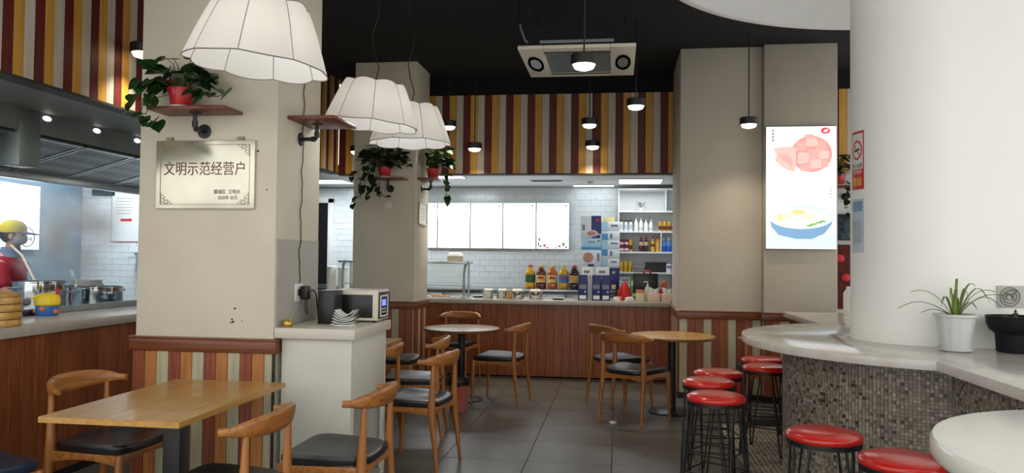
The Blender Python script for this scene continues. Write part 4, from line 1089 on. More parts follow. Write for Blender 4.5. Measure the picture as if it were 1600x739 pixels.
for i, (lab, pr) in enumerate((('white carton resting on the navy one of the second stack', ((0,.33,0,1,CL), (.5,.85,.55,.75,CGR))), ('white carton second above the navy one, with grey marks', ((0,.33,.3,1,CB), (.45,.6,.3,.8,CGR))), ('white carton in the upper middle of the second stack', ((0,.33,0,1,CL), (.5,.9,.55,.75,CGR))), ('white carton with a deep blue corner high in the second stack', ((0,.33,0,.7,CB), (.45,.6,.2,.7,CGR))), ('white carton topping the second stack under a yellow box', ((.5,.9,.45,.7,CGR), (0,.33,0,1,CL))))):
    carton(-.215, .03, Y0+.02, Y1, zz, zz+.128, CW, lab, pr); zz += .128
carton(-.2, -.05, Y0+.04, Y1, zz, zz+.06, CYL, 'small pale yellow box on top of the second stack', ((.2,.6,.3,.7,CW),))
for i, (a, b_, lab) in enumerate(((-.475, -.362, 'tall navy drink carton standing apart nearest the oil bottles'), (-.305, -.2, 'tall navy drink carton in the middle of the three on the worktop'), (-.193, -.088, 'tall navy drink carton nearest the shelf unit on the worktop'))):
    carton(a, b_, 9.45, 9.6, .925, 1.235, CN, lab, ((.12,.9,.45,.62,CGR), (.15,.88,.05,.2,CW), (.7,.82,.3,.38,CW)), 'tall navy cartons on the worktop')
for i, (a, b_, lab) in enumerate(((-.44, -.30, 'small white carton topped behind the first navy carton'), (-.26, -.1, 'small white carton topped behind the other navy cartons'))):
    carton(a, b_, 9.62, 9.78, .925, 1.33, CW, lab, ((.2,.7,.82,.9,CGR), (.7,.8,.65,.75,CGR)), 'white cartons behind the navy ones')

# ---------------------------------------------------------------- shelf unit with drinks
su = thing('shelf_unit', 'white open shelf unit of drinks against the tiled wall', 'shelf unit', (.5, 11.24, 0))
XL, XR, D0, D1 = -.495, .5, -.16, .15
for z0_, z1_ in ((2.42, 2.445), (2.102, 2.125), (1.81, 1.833), (1.515, 1.54), (1.222, 1.247), (.9, .925)):
    box(XL+.018, XR, D0, D1-.01, z0_, z1_).build('shelf', M['whitepaint'], su, bevel=.002)
box(XL, XL+.018, D0, D1, 0, 2.445).build('side_panel', M['whitepaint'], su); box(XR, XR+.018, D0, D1, 0, 2.445).build('side_panel', M['whitepaint'], su)
box(XL, XR, D1-.008, D1, 0, 2.44).build('back_panel', M['whitepaint'], su)
for x, z0_, z1_ in ((.17, 2.125, 2.42), (.105, 1.54, 1.81), (.28, .925, 1.222)): box(x, x+.016, D0+.004, D1-.01, z0_, z1_).build('divider', M['whitepaint'], su)
SY = 11.16
def bottle(x, y, z, h, r, body, cap, label, lab, group, lb_z=(.15, .6), neck=.4, name='drink_bottle', cat='bottle'):
    t = thing(name, lab, cat, (x, y, z), 0, group)
    MB().lathe([(r*.94, 0), (r, .006), (r, h*.58), (r*.85, h*.68), (r*neck, h*.82), (r*neck, h*.9), (.002, h*.9)], 18, cap=False).build('body', body, t, smooth=True)
    MB().lathe([(r*neck*1.15, h*.87), (r*neck*1.15, h*.99), (r*neck*.9, h)], 14).build('cap', cap, t, smooth=True)
    if label: MB().lathe([(r*1.015, h*lb_z[0]), (r*1.015, h*lb_z[1])], 18, cap=False).build('label', label, t, smooth=True)
def can(x, y, z, h, r, body, band, lab, group):
    t = thing('drink_can', lab, 'can', (x, y, z), 0, group)
    MB().lathe([(r*.85, 0), (r, .008), (r, h-.01), (r*.86, h), (r*.8, h-.003)], 18).build('body', body, t, smooth=True)
    MB().lathe([(r*1.012, h*.18), (r*1.012, h*.55)], 18, cap=False).build('band', band, t, smooth=True)
MILK, DRK, CLR = mat('milk_white', (232, 230, 222), .3), mat('dark_cap', (50, 44, 42), .4), mat('pale_glass', (190, 200, 204), .15)
GOLD, BRN, MAR, PNK = mat('gold_can', (206, 158, 50), .3, .3), mat('brown_can', (96, 40, 20), .35), mat('maroon_can', (96, 24, 34), .35), mat('pink_white', (222, 190, 196), .4, var=.3, scale=60)
COLA, ORJ, BLU, BLB = liquid('cola_brown', (60, 28, 16)), liquid('orange_juice', (226, 168, 40)), liquid('blue_water', (84, 150, 214)), mat('blue_label', (40, 90, 190), .4)
YCN, TAN = mat('yellow_can', (222, 180, 30), .3, .2), mat('tan_label', (206, 176, 130), .5)
ORD = ['first', 'second', 'third', 'fourth', 'fifth']
for i in range(3): bottle(.052+.066*i, SY, 1.83305, .16, .028, MILK, DRK, CLR, ORD[i]+' white bottle with dark cap from the side panel, second shelf', 'white bottles with dark caps', neck=.7)
for i in range(4): bottle(.262+.07*i, SY, 1.83305, .19 if i < 2 else .17, .029, MILK, CLR, CLR if i % 2 else None, ORD[i]+' plain milky bottle counted from the dark capped ones, second shelf', 'plain milky bottles', (.1, .3))
for i in range(5): can(.605+.062*i, SY, 1.83305, .14, .028, GOLD, BRN, ORD[i]+' gold and brown can counted from the milky bottles, second shelf', 'gold and brown cans')
for i in range(2):
    for k in range(2): can(.058+.07*i, SY, 1.5405+.088*k, .088, .031, MAR, PNK, ['lower', 'upper'][k]+' maroon can, '+['next to the side panel', 'next to the tall gold can'][i]+', third shelf', 'maroon cans')
can(.185, SY, 1.5405, .172, .025, GOLD, BRN, 'tall slim gold can beside the maroon cans, third shelf', 'tall gold can')
for i in range(2): bottle(.335+.068*i, SY, 1.5405, .215, .031, COLA, M['red'], TAN, ORD[i]+' dark brown bottle with tan label, third shelf', 'dark brown bottles', (.42, .66))
for i in range(2): bottle(.50+.068*i, SY, 1.5405, .22, .029, ORJ, M['red'], BRN if i == 0 else TAN, ORD[i]+' yellow juice bottle before the divider, third shelf', 'yellow juice bottles', (.35, .5))
for i in range(4): bottle(.652+.066*i, SY, 1.5405, .20, .029, BLU, M['whiteplastic'], BLB, ORD[i]+' blue water bottle counted from the divider, third shelf', 'blue water bottles', (.05, .4))
for i in range(3): can(.055+.062*i, SY, 1.24705, .155, .026, YCN, GOLD, ORD[i]+' yellow can counted from the side panel, fourth shelf', 'yellow cans')
bo = mat('patterned_bowl', (206, 204, 200), .3, var=.35, scale=50)
for i in range(3): tag(MB().lathe([(.045, 0), (.085, .022), (.095, .03), (.09, .032), (.05, .012)], 28).build('rice_bowl', bo, loc=(.29, SY, 1.24705+.026*i), smooth=True), ['lowest', 'middle', 'top'][i]+' patterned bowl of the stack on the fourth shelf', 'bowl', 'patterned bowls')
t = thing('tablet_screen', 'black tablet lying propped behind the red cap on the fourth shelf', 'tablet', (.545, SY+.06, 1.2475)); box(-.15, .15, -.006, .006, 0, .145).build('case', M['blackplastic'], t, bevel=.003); box(-.14, .14, -.008, -.005, .01, .135).build('screen', M['leather'], t)
for i in range(3):
    t = thing('drink_box', ORD[i]+' red and white drink box at the end of the fourth shelf', 'drink box', (.72+.07*i, SY, 1.24705), 0, 'red and white drink boxes'); cbox(0, 0, 0, .058, .05, .125).build('box', PNK if i else CW, t, bevel=.002); box(-.025, .025, -.0265, -.0245, .06, .1).build('print', M['red'] if i else CGR, t)
t = thing('potted_succulent', 'tiny green plant in a white pot on the top shelf', 'plant', (.33, SY, 2.12505)); MB().lathe([(.02, 0), (.03, .05), (.026, .05), (.024, .042)], 18).build('pot', M['whiteplastic'], t, smooth=True)
for i in range(10):
    a = i*2.4; place_leaf(t, (.035*math.cos(a), .03*math.sin(a), .06+.007*i), (math.cos(a), math.sin(a)-.4, .25), .05, me=LEAF)
b = MB()
for i in range(10):
    a = i*2.4; b.tube([(0, 0, .04), (.035*math.cos(a), .03*math.sin(a), .06+.007*i)], .002, 5)
b.build('stem', M['stem'], t)
# things at the till end of the worktop
t = thing('till_screen', 'black till screen seen from behind at the worktop end', 'screen', (.35, 9.74, .925)); box(-.155, .155, -.015, .015, .09, .335).build('case', M['blackplastic'], t, bevel=.008); box(-.03, .03, -.01, .02, .01, .12).build('stand', M['blackplastic'], t, bevel=.003); cbox(0, .02, 0, .2, .14, .014).build('base', M['blackplastic'], t, bevel=.004)
MB().tube([(-.02, -.0, .335), (-.01, 0, .36), (.04, 0, .365), (.07, 0, .335)], .012, 8).build('red_clip', M['red'], t, smooth=True)
for i, x in enumerate((.44, .605)):
    t = thing('napkin_box', ['pale pink napkin box with a tissue, next to the wooden token box', 'pale pink napkin box with a tissue, at the worktop end'][i], 'napkin box', (x, 9.5, .925), 0, 'pale pink napkin boxes'); cbox(0, 0, 0, .15, .11, .095).build('box', mat('pale_pink_%d' % i, (226, 196, 184), .5), t, bevel=.004)
    r1 = [(-.05+.1*k/8, .012*math.sin(k*1.9), .094) for k in range(9)]; r2 = [(-.068+.136*k/8, .02*math.sin(k*1.5+1), .16+.012*math.sin(k)) for k in range(9)]
    MB().loft([r1, [( (a[0]+c_[0])/2*.9, (a[1]+c_[1])/2, .128) for a, c_ in zip(r1, r2)], r2, [(x_, y_+.002, z_) for x_, y_, z_ in r2], [(x_, y_+.002, z_) for x_, y_, z_ in r1]], cap=False, closed=False).build('tissue', M['whitepaint'], t, smooth=True)
t = thing('token_box', 'small wooden box with an orange lid between packets and napkins', 'box', (.275, 9.47, .925)); cbox(0, 0, 0, .1, .08, .105).build('box', mat('pale_wood_box', (226, 206, 172), .5), t, bevel=.003)
MB().loft([[(-.052,-.042,.105),(.052,-.042,.105),(.052,.042,.105),(-.052,.042,.105)], [(-.045,-.03,.14),(.045,-.03,.14),(.045,.03,.14),(-.045,.03,.14)]]).build('lid', mat('orange_lid', (204, 110, 70), .5), t, bevel=.003)
t = thing('pump_bottle', 'pale green pump bottle before the till screen', 'bottle', (.372, 9.62, .925)); MB().lathe([(.032, 0), (.036, .01), (.04, .1), (.036, .15), (.016, .18), (.014, .2)], 20).build('body', mat('pale_green_plastic', (196, 214, 196), .35), t, smooth=True); MB().tube([(0, 0, .2), (0, 0, .235), (-.045, -.01, .23)], .008, 8).build('pump', M['whiteplastic'], t, smooth=True)
t = thing('red_bag', 'crumpled red bag leaning beside the till screen', 'bag', (.09, 9.68, .925)); MB().lathe([(.09, 0), (.1, .03), (.085, .1), (.06, .16), (.03, .21), (.005, .24)], 14).build('bag', M['red'], t, smooth=True); MB().tube([(.0, 0, .22), (.03, 0, .27), (.05, 0, .2)], .006, 6).build('handle', M['red'], t, smooth=True)
t = thing('red_figure_toy', 'red and orange small cloth ornament to the right of the till screen', 'ornament', (.58, 9.76, .925)); MB().lathe([(.05, 0), (.065, .05), (.06, .12), (.035, .17)], 16).build('body', M['red'], t, smooth=True); MB().ell((0, 0, .205), .04, .04, .045).build('head', mat('orange_cloth', (206, 110, 50), .7), t, smooth=True)
for i, (x, y, c, lab) in enumerate(((.01, 9.51, (206, 120, 110), 'reddish snack packet lying by the navy cartons'), (.145, 9.375, (226, 230, 228), 'white snack packet lying in front of the reddish one'), (.145, 9.47, (196, 214, 206), 'pale green snack packet in the pile before the red bag'), (.17, 9.55, (214, 222, 220), 'pale grey snack packet next to the wooden token box'), (-.01, 9.40, (234, 234, 230), 'white snack packet nearest the worktop edge'))):
    t = thing('snack_packet', lab, 'packet', (x, y, .925), .5*i, 'loose snack packets on the worktop'); MB().loft([[(-.055,-.03,.002),(.055,-.03,.002),(.055,.03,.002),(-.055,.03,.002)], [(-.045,-.032,.024),(.045,-.032,.024),(.045,.032,.024),(-.045,.032,.024)], [(-.05,-.02,.05),(.05,-.02,.05),(.05,.02,.05),(-.05,.02,.05)]]).build('packet', mat('packet_%d' % i, c, .4, var=.15, scale=40), t, bevel=.008)
    box(-.062, .062, -.004, .004, .0, .004).build('seam', M['whitepaint'], t)
t = thing('notice_board_card', 'white printed card standing on the lowest shelf by the red bag', 'card', (.11, 11.12, .9255)); box(-.085, .085, -.004, .004, 0, .26).build('card', CW, t)
for i in range(3): box(-.06, .06-.02*i, -.006, -.0035, .2-.05*i, .215-.05*i).build('print', [CGR, CGR, M['red']][i], t)
t = thing('green_packet', 'bright green packet behind the red bag on the lowest shelf', 'packet', (.23, 11.14, .9255)); box(-.05, .05, -.03, .03, 0, .25).build('packet', mat('bright_green', (110, 180, 60), .45), t, bevel=.006); box(-.03, .03, -.032, -.029, .12, .2).build('print', CW, t)
t = thing('white_box', 'white box with dark print at the lowest shelf end', 'box', (.895, 11.12, .9255)); cbox(0, 0, 0, .18, .05, .22).build('box', CW, t, bevel=.003); box(-.05, .05, -.027, -.0245, .1, .14).build('print', CGR, t)

# ---------------------------------------------------------------- beyond the poster: wall things in the narrow gap
t = thing('wall_screen', 'dark wall screen in the gap between poster and column', 'screen', (2.62, 9.30, 1.83)); box(-.16, .16, -.04, .019, -.15, .15).build('case', M['blackplastic'], t, bevel=.006); box(-.15, .15, -.042, -.039, -.14, .14).build('screen', mat('dark_screen', (46, 62, 74), .15), t)
t = thing('wall_hanging', 'dark red patterned hanging in the gap beside the column', 'wall hanging', (2.60, 9.30, 1.27)); box(-.2, .2, -.012, .019, -.38, .36).build('cloth', mat('dark_red_pattern', (86, 24, 20), .8, var=.6, scale=14), t)
for k in range(3): MB().ell((-.06+.06*k, -.02, .2-.22*k), .05, .014, .05).build('flower', M['red'], t, smooth=True)
tag(MB().lathe([(.04, 0), (.045, .01), (.045, .2), (.02, .24), (.02, .26)], 20).build('white_bottle', M['whiteplastic'], loc=(2.10, 7.40, .95), smooth=True), 'white bottle standing on the far bar top behind the column', 'bottle')

# ---------------------------------------------------------------- plants on the bar
t = thing('spider_plant', 'spider plant in a white ribbed pot on the stone bar', 'plant', (1.885, 4.63, .95))
pr_ = []
for z, r_ in ((.012, .074), (.02, .078), (.185, .099), (.195, .101)):
    pr_.append([((r_*(1+.012*math.cos(12*a)))*math.cos(a), (r_*(1+.012*math.cos(12*a)))*math.sin(a), z) for a in [2*PI*k/72 for k in range(72)]])
b = MB(); b.loft(pr_); b.build('pot', M['greypot'], t, smooth=True)
MB().lathe([(.1, .190), (.113, .192), (.114, .206), (.098, .206), (.095, .19)], 40, cap=False).build('rim', M['greypot'], t, smooth=True)
MB().lathe([(.07, 0), (.085, .003), (.09, .02), (.08, .018)], 36).build('saucer', M['greypot'], t, smooth=True)
MB().cyl((0, 0, 0), .098, .19, .198, 24).build('soil', M['soil'], t)
rn = random.Random(3)
spec_ = [(-.25, .17, 2.9), (-.33, .1, 3.05), (-.2, .05, 3.3), (.12, .22, .3), (.2, .2, .1), (.26, .14, -.1), (.08, .25, 1.2), (-.03, .2, 2.0), (.16, .1, .5), (.05, .18, 4.5), (-.05, .16, 4.2), (.1, .2, 5.2), (.22, .18, 6.0), (-.09, .14, 3.6), (.02, .13, 5.0), (.3, .15, .05)]
for i, (rx, hz, a) in enumerate(spec_):
    rx = abs(rx)*.85; hz *= .85; dx, dy = math.cos(a), math.sin(a)*.6
    lft = []
    for k in range(9):
        u = k/8; rr = rx*u**1.25; zz = .19+hz*(math.sin(min(u*1.25, 1.3)*PI/2)) - (hz*.45*max(0, u-.7)/.3 if i % 3 != 0 else 0)
        w_ = .0115*math.sin(PI*min(1, .12+u*.88))**.6*(1 if u < .99 else .2); px, py = -dy, dx
        c_ = Vector((dx*rr+.02*dx, dy*rr+.02*dy, zz))
        lft.append([c_+Vector((px*w_, py*w_, .002)), c_-Vector((0, 0, .0015)), c_-Vector((px*w_, py*w_, -.002)), c_+Vector((0, 0, .001))])
    MB().loft(lft).build('leaf', M['leaf_l'], t, smooth=True)
t = thing('black_planter', 'black footed planter with sprouts at the bar edge', 'planter', (2.205, 4.63, .95))
MB().lathe([(.095, 0), (.1, .004), (.105, .1), (.135, .125), (.148, .16), (.15, .185), (.152, .2), (.14, .2), (.136, .18), (.01, .178)], 40, cap=False).build('pot', M['blackpot'], t, smooth=True)
MB().cyl((0, 0, 0), .137, .178, .186, 24).build('soil', M['soil'], t)
for (x, y, hh) in ((-.04, -.05, .05), (-.03, -.04, .03), (-.08, -.04, .02), (.05, .0, .06)):
    b = MB(); b.tube([(x, y, .18), (x+.004, y, .18+hh*.6), (x+.012, y, .19+hh)], .004, 6)
    for k in range(3): b.ell((x+.006*(-1)**k+.005, y, .195+hh*k/3), .009, .006, .006, 8, 5)
    b.build('sprout', M['leaf'], t, smooth=True)

t = thing('fire_extinguisher', 'small red fire extinguisher on the floor by the striped pillar base', 'fire extinguisher', (1.245, 7.98, 0))
MB().lathe([(.055, 0), (.06, .01), (.062, .27), (.05, .31), (.022, .335), (.02, .35)], 24).build('cylinder_body', M['red'], t, smooth=True)
MB().lathe([(.025, .345), (.025, .37), (.012, .38)], 14).build('valve', M['blackplastic'], t, smooth=True)
MB().tube([(-.05, -.02, .40), (0, 0, .375), (.045, .02, .385)], .008, 6).build('lever', M['blackplastic'], t, smooth=True)
MB().tube([(.02, 0, .36), (.07, .0, .35), (.08, 0, .25), (.07, 0, .15)], .009, 8).build('hose', M['blackplastic'], t, smooth=True)
# ---------------------------------------------------------------- waste bin
t = thing('waste_bin', 'small reddish waste bin lined with a black bag', 'bin', (-1.47, 7.13, 0))
MB().lathe([(.075, 0), (.08, .006), (.1, .275), (.104, .28), (.098, .28), (.078, .01)], 28).build('bin', mat('dusty_red_plastic', (186, 104, 90), .45), t, smooth=True)
q = []
for z, r_, am in ((.24, .104, .004), (.275, .110, .006), (.295, .106, .008), (.29, .09, .006), (.2, .07, .004)): q.append([((r_+am*math.sin(7*a+z*40))*math.cos(a), (r_+am*math.sin(7*a+z*40))*math.sin(a), z+am*math.sin(5*a)) for a in [2*PI*k/40 for k in range(40)]])
MB().loft(q, cap=False).build('bag_liner', M['blackplastic'], t, smooth=True)
tag(MB().loft([[(.028*math.cos(a)*(1+.3*math.sin(3*a)), .02*math.sin(a), z) for a in [2*PI*k/12 for k in range(12)]] for z in (0.0, .012, .018)]).build('crumpled_tissue', M['whitepaint'], loc=(-.03, 6.82, .001), smooth=True), 'tiny crumpled white tissue on the floor tile joint', 'tissue')

# ---------------------------------------------------------------- kitchen: hood, stove, pots, steamer
hd = thing('range_hood', 'long steel range hood with perforated filters over the stove', 'range hood', (-4.2, 5.6, 2.48))
Y0h, Y1h = -2.6, 2.55
box(-.0, .58, Y0h, Y1h, -.008, .0).build('soffit_panel', M['soffit'], hd)
box(-.02, .0, Y0h, Y1h, -.17, -.0).build('front_panel', M['steel_d'], hd)
def slab(p0, p1, y0, y1, t=.012):
    (xa, za), (xb, zb) = p0, p1; d = Vector((xb-xa, 0, zb-za)).normalized(); n = Vector((-d.z, 0, d.x))*t
    return MB().loft([[(xa,y,za),(xb,y,zb),(xb+n.x,y,zb+n.z),(xa+n.x,y,za+n.z)] for y in (y0, y1)])
pa, pb = (-.02, -.17), (-.72, -.36)
slab((-.02,-.168), (-.74,-.362), Y0h, Y1h, -.012).build('back_plate', M['steel_d'], hd)
y = Y0h+.02
while y < Y1h-.4:
    f = slab((-.05,-.183), (-.70,-.358), y+.03, y+.60, .01); f.build('filter', M['filter'], hd)
    b = MB()
    for ya, yb in ((y, y+.03), (y+.60, y+.63)): 
        m_ = slab((-.03,-.176), (-.72,-.362), ya, yb, .018); b.add(m_.v, m_.f)
    for xa, xb in ((-.03, -.06), (-.69, -.72)):
        fz = lambda x: -.17-.19*((-.02-x)/.70)
        m_ = slab((xa, fz(xa)-.004), (xb, fz(xb)-.004), y, y+.63, .018); b.add(m_.v, m_.f)
    b.build('filter_frame', M['steel'], hd); y += .65
box(-.77, -.70, Y0h, Y1h, -.43, -.365).build('gutter', M['steel'], hd, bevel=.004)
box(-.14, .01, -.72, -.52, -.42, -.0).build('duct_post', M['steel_d'], hd, bevel=.004)
for y in (-1.0, -.45, .10, .63, 1.2):  # glowing ovals stand in for room-lamp reflections on the shiny panel
    MB().lathe([(.034, 0), (.034, .004), (.02, .01), (.003, .012)], 20).build('lamp', emit('hood_reflection_glow', (255, 255, 250), 3) if y == -1.0 else bpy.data.materials['hood_reflection_glow'], hd, loc=(-.001, y, -.045), rot=(0, PI/2, 0), smooth=True).scale = (.55, 1.25, 1)
st = thing('stove', 'steel stove range behind the kitchen counter', 'stove', (-4.6, 6.0, 0))
box(-.5, .42, -1.6, 1.7, .08, .93).build('body', M['steel_d'], st, bevel=.006)
box(-.5, .46, -1.6, 1.7, .93, .945).build('cooktop', M['steel'], st, bevel=.003)
for y in (-1.0, -.45, .25, .9): MB().lathe([(.14, .945), (.15, .952), (.05, .952)], 28).build('burner', M['blackmetal'], st, loc=(0, y, 0), smooth=True)
for y in (-1.0, -.45, .25, .9): 
    o = MB().tube([(.42, y, .85), (.45, y, .85)], .025, 16).build('knob', M['blackplastic'], st)
b = MB(); b.box(.50, .53, -1.3, 1.6, .93, 1.045)
b.build('splash_guard', M['steel'], st)
b = MB(); b.box(.46, .53, -1.3, 1.6, .91, .93); b.build('guard_foot', M['steel'], st)
for i in range(6): box(.49, .505, .15+i*.14, .165+i*.14, .945, 1.06).build('guard_bar', M['steel_d'], st)
box(-.3, .3, -1.5, 1.6, 0, .08).build('plinth', M['blackplastic'], st)
def cookpot(x, y, r, h, label, m, lidless=True, z=.9535):
    t = thing('stock_pot', label, 'pot', (x, y, z), 0, 'big steel cooking pots')
    MB().lathe([(r*.97, 0), (r, .01), (r, h-.012), (r*1.035, h-.006), (r*1.035, h), (r*.965, h), (r*.96, h*.55), (.01, h*.55)], 40, cap=False).build('body', m, t, smooth=True)
    MB().cyl((0, 0, 0), r*.95, h*.6, h*.62, 28).build('broth', mat('broth', (190, 180, 160), .2), t)
    for s in (0, PI): MB().tube([(r*math.cos(s+1.3-.25), r*math.sin(s+1.3-.25), h*.8), (r*1.2*math.cos(s+1.3-.18), r*1.2*math.sin(s+1.3-.18), h*.8), (r*1.2*math.cos(s+1.3+.18), r*1.2*math.sin(s+1.3+.18), h*.8), (r*math.cos(s+1.3+.25), r*math.sin(s+1.3+.25), h*.8)], .008, 8).build('handle', M['steel_d'], t, smooth=True)
cookpot(-4.55, 5.55, .185, .262, 'tall steel stock pot in front of the cook', M['steel_s'])
cookpot(-4.55, 6.22, .215, .195, 'wide steel pot on the stove beside the cream pillar', M['steel_s'])
cookpot(-4.95, 6.63, .13, .235, 'white enamel pot at the back of the stove', M['whiteplastic'])
tag(MB().tube([(-4.52, 5.92, 1.165), (-4.62, 6.05, 1.17), (-4.78, 6.2, 1.28)], [.012, .009, .009], 8).build('ladle', M['steel'], smooth=True), 'steel ladle resting on the rim of the wide pot', 'ladle')
bs = thing('bamboo_steamer', 'stack of round bamboo steamer baskets on the kitchen worktop', 'steamer', (-3.66, 4.14, 1.0))
for i in range(4):
    MB().lathe([(.112, .001), (.118, .003), (.118, .041), (.112, .043)], 36).build('basket', M['bamboo'], bs, loc=(0, 0, i*.045), smooth=True)
    MB().lathe([(.1195, .006), (.1215, .008), (.1215, .016), (.1195, .018)], 36, cap=False).build('band', M['table'], bs, loc=(0, 0, i*.045), smooth=True)
MB().lathe([(.114, 0), (.116, .012), (.08, .024), (.01, .028)], 36).build('lid', M['bamboo'], bs, loc=(0, 0, .18), smooth=True)
YL, BL2, OR2 = mat('toy_yellow', (238, 208, 30), .35), mat('toy_blue', (50, 110, 190), .4), mat('toy_orange', (226, 120, 50), .4)
t = thing('yellow_jar', 'yellow lidded plastic jar with blue and orange wrap before the stock pot', 'jar', (-3.98, 4.93, 1.0))
MB().lathe([(.066, 0), (.072, .008), (.074, .06), (.07, .075)], 24).build('wrap', BL2, t, smooth=True)
for k in range(5): MB().ell((.068*math.cos(k*1.25-2.6), .068*math.sin(k*1.25-2.6), .03+.02*(k % 2)), .02, .02, .018, 10, 6).build('orange_patch', OR2, t, smooth=True)
MB().lathe([(.072, .07), (.082, .078), (.084, .115), (.07, .145), (.03, .158), (.004, .159)], 24).build('lid', YL, t, smooth=True)
MB().ell((-.045, -.045, .128), .045, .035, .012).build('spout', YL, t, smooth=True)
MB().tube([(.05, .02, .14), (.06, .03, .165), (.05, .035, .18)], .012, 8).build('red_knob', M['red'], t, smooth=True)
# wall lightbox, tiled-wall notice, ladle shelf
t = thing('kitchen_lightbox', 'glowing white menu lightbox on the steel kitchen wall behind the cook', 'menu board', (-6.18, 6.93, 1.81)); box(-.019, .03, -.55, .55, -.35, .345).build('case', M['steel'], t, bevel=.003); box(.0295, .032, -.54, .54, -.34, .335).build('lit_sheet', M['kitchenglow'], t)
b = MB(); n = 28; b.tube([(.034, .37+.1*math.cos(2*PI*k/n), -.21+.1*math.sin(2*PI*k/n)) for k in range(n+1)], .006, 5, cap=False); b.build('round_mark', emit('kitchen_mark', (70, 120, 130), .6), t)
b = MB()
for k in range(5): b.box(.033, .036, .31+.026*k, .325+.026*k, -.25+.01*(k % 2), -.22+.012*(k % 3))
b.build('print_mark', bpy.data.materials['kitchen_mark'], t)
box(.032, .034, -.01, .0, -.34, .335).build('panel_joint', M['steel_d'], t)
t = thing('price_notice', 'white notice with a red border on the tiled kitchen wall', 'notice', (-5.66, 8.194, 1.87)); box(-.16, .2, -.008, 0, -.30, .30).build('sheet', M['red'], t); box(-.152, .192, -.011, -.007, -.292, .292).build('paper', M['whitepaint'], t)
box(-.04, .1, -.0125, -.0105, -.06, -.03).build('red_print', M['red'], t)
b = MB()
for k in range(6): b.box(-.1, .12-.02*(k % 3), -.012, -.0105, .2-.035*k, .21-.035*k)
b.build('print', M['patch'], t)
t = thing('kitchen_grille', 'dark slotted grille high on the tiled kitchen wall', 'vent', (-5.92, 8.194, 2.16)); box(-.14, .14, -.02, 0, -.05, .05).build('frame', M['blackplastic'], t)
for k in range(4): box(-.12, .12, -.024, -.019, -.038+.022*k, -.028+.022*k).build('slat', M['steel_d'], t)
t = thing('wall_rack', 'small steel rack with a white bowl on the tiled kitchen wall', 'rack', (-5.40, 8.194, 1.40)); box(-.1, .1, -.16, 0, -.01, .0).build('rack', M['steel'], t); MB().lathe([(.05, 0), (.08, .05), (.075, .05), (.045, .006)], 24).build('bowl', M['whiteplastic'], t, loc=(.01, -.08, 0), smooth=True)
area(-5.3, 7.4, 2.60, .5, 1.2, KITCHEN_W, (.86, .94, 1.0)); area(-5.55, 5.2, 2.60, .5, 1.2, KITCHEN_W, (.86, .94, 1.0))  # added lights, unseen behind the hood, to brighten the kitchen
for y, lab in ((7.4, 'slim unseen light added to the kitchen ceiling above the tiled end'), (5.2, 'slim unseen light added to the kitchen ceiling above the cook')):
    x = -5.3 if y > 7 else -5.55
    t = thing('added_kitchen_light', lab, 'ceiling light', (x, y, 2.62)); box(-.27, .27, -.62, .62, -.012, 0).build('frame', M['whitepaint'], t); box(-.25, .25, -.6, .6, -.016, -.011).build('diffuser', M['panelglow'], t)

# steam above the pots: a real thin volume
sm = bpy.data.materials.new('thin_steam'); sm.use_nodes = True; nt = sm.node_tree; nt.nodes.remove(nt.nodes['Principled BSDF'])
vs = nt.nodes.new('ShaderNodeVolumeScatter'); vs.inputs['Color'].default_value = (.9, .95, 1, 1)
tc = nt.nodes.new('ShaderNodeTexCoord'); nn = nt.nodes.new('ShaderNodeTexNoise'); nn.inputs['Scale'].default_value = 3.2; nn.inputs['Detail'].default_value = 3
gr = nt.nodes.new('ShaderNodeTexGradient'); gr.gradient_type = 'SPHERICAL'; mpn = nt.nodes.new('ShaderNodeMapping'); mpn.inputs['Scale'].default_value = (2.2, 1.3, 1.9)
nt.links.new(tc.outputs['Object'], nn.inputs['Vector']); nt.links.new(tc.outputs['Object'], mpn.inputs['Vector']); nt.links.new(mpn.outputs[0], gr.inputs['Vector'])
mr = nt.nodes.new('ShaderNodeMapRange'); mr.inputs[1].default_value = .42; mr.inputs[2].default_value = .7; mr.inputs[4].default_value = 9
nt.links.new(nn.outputs[0], mr.inputs[0]); mu = nt.nodes.new('ShaderNodeMath'); mu.operation = 'MULTIPLY'
nt.links.new(mr.outputs[0], mu.inputs[0]); nt.links.new(gr.outputs[1], mu.inputs[1]); nt.links.new(mu.outputs[0], vs.inputs['Density']); nt.links.new(vs.outputs[0], nt.nodes['Material Output'].inputs['Volume'])
tag(MB().ell((0, 0, 0), .45, .76, .52, 20, 12).build('steam', sm, loc=(-5.0, 6.4, 1.62), smooth=True), 'thin white steam rising from the pots on the stove', 'steam', kind='stuff')

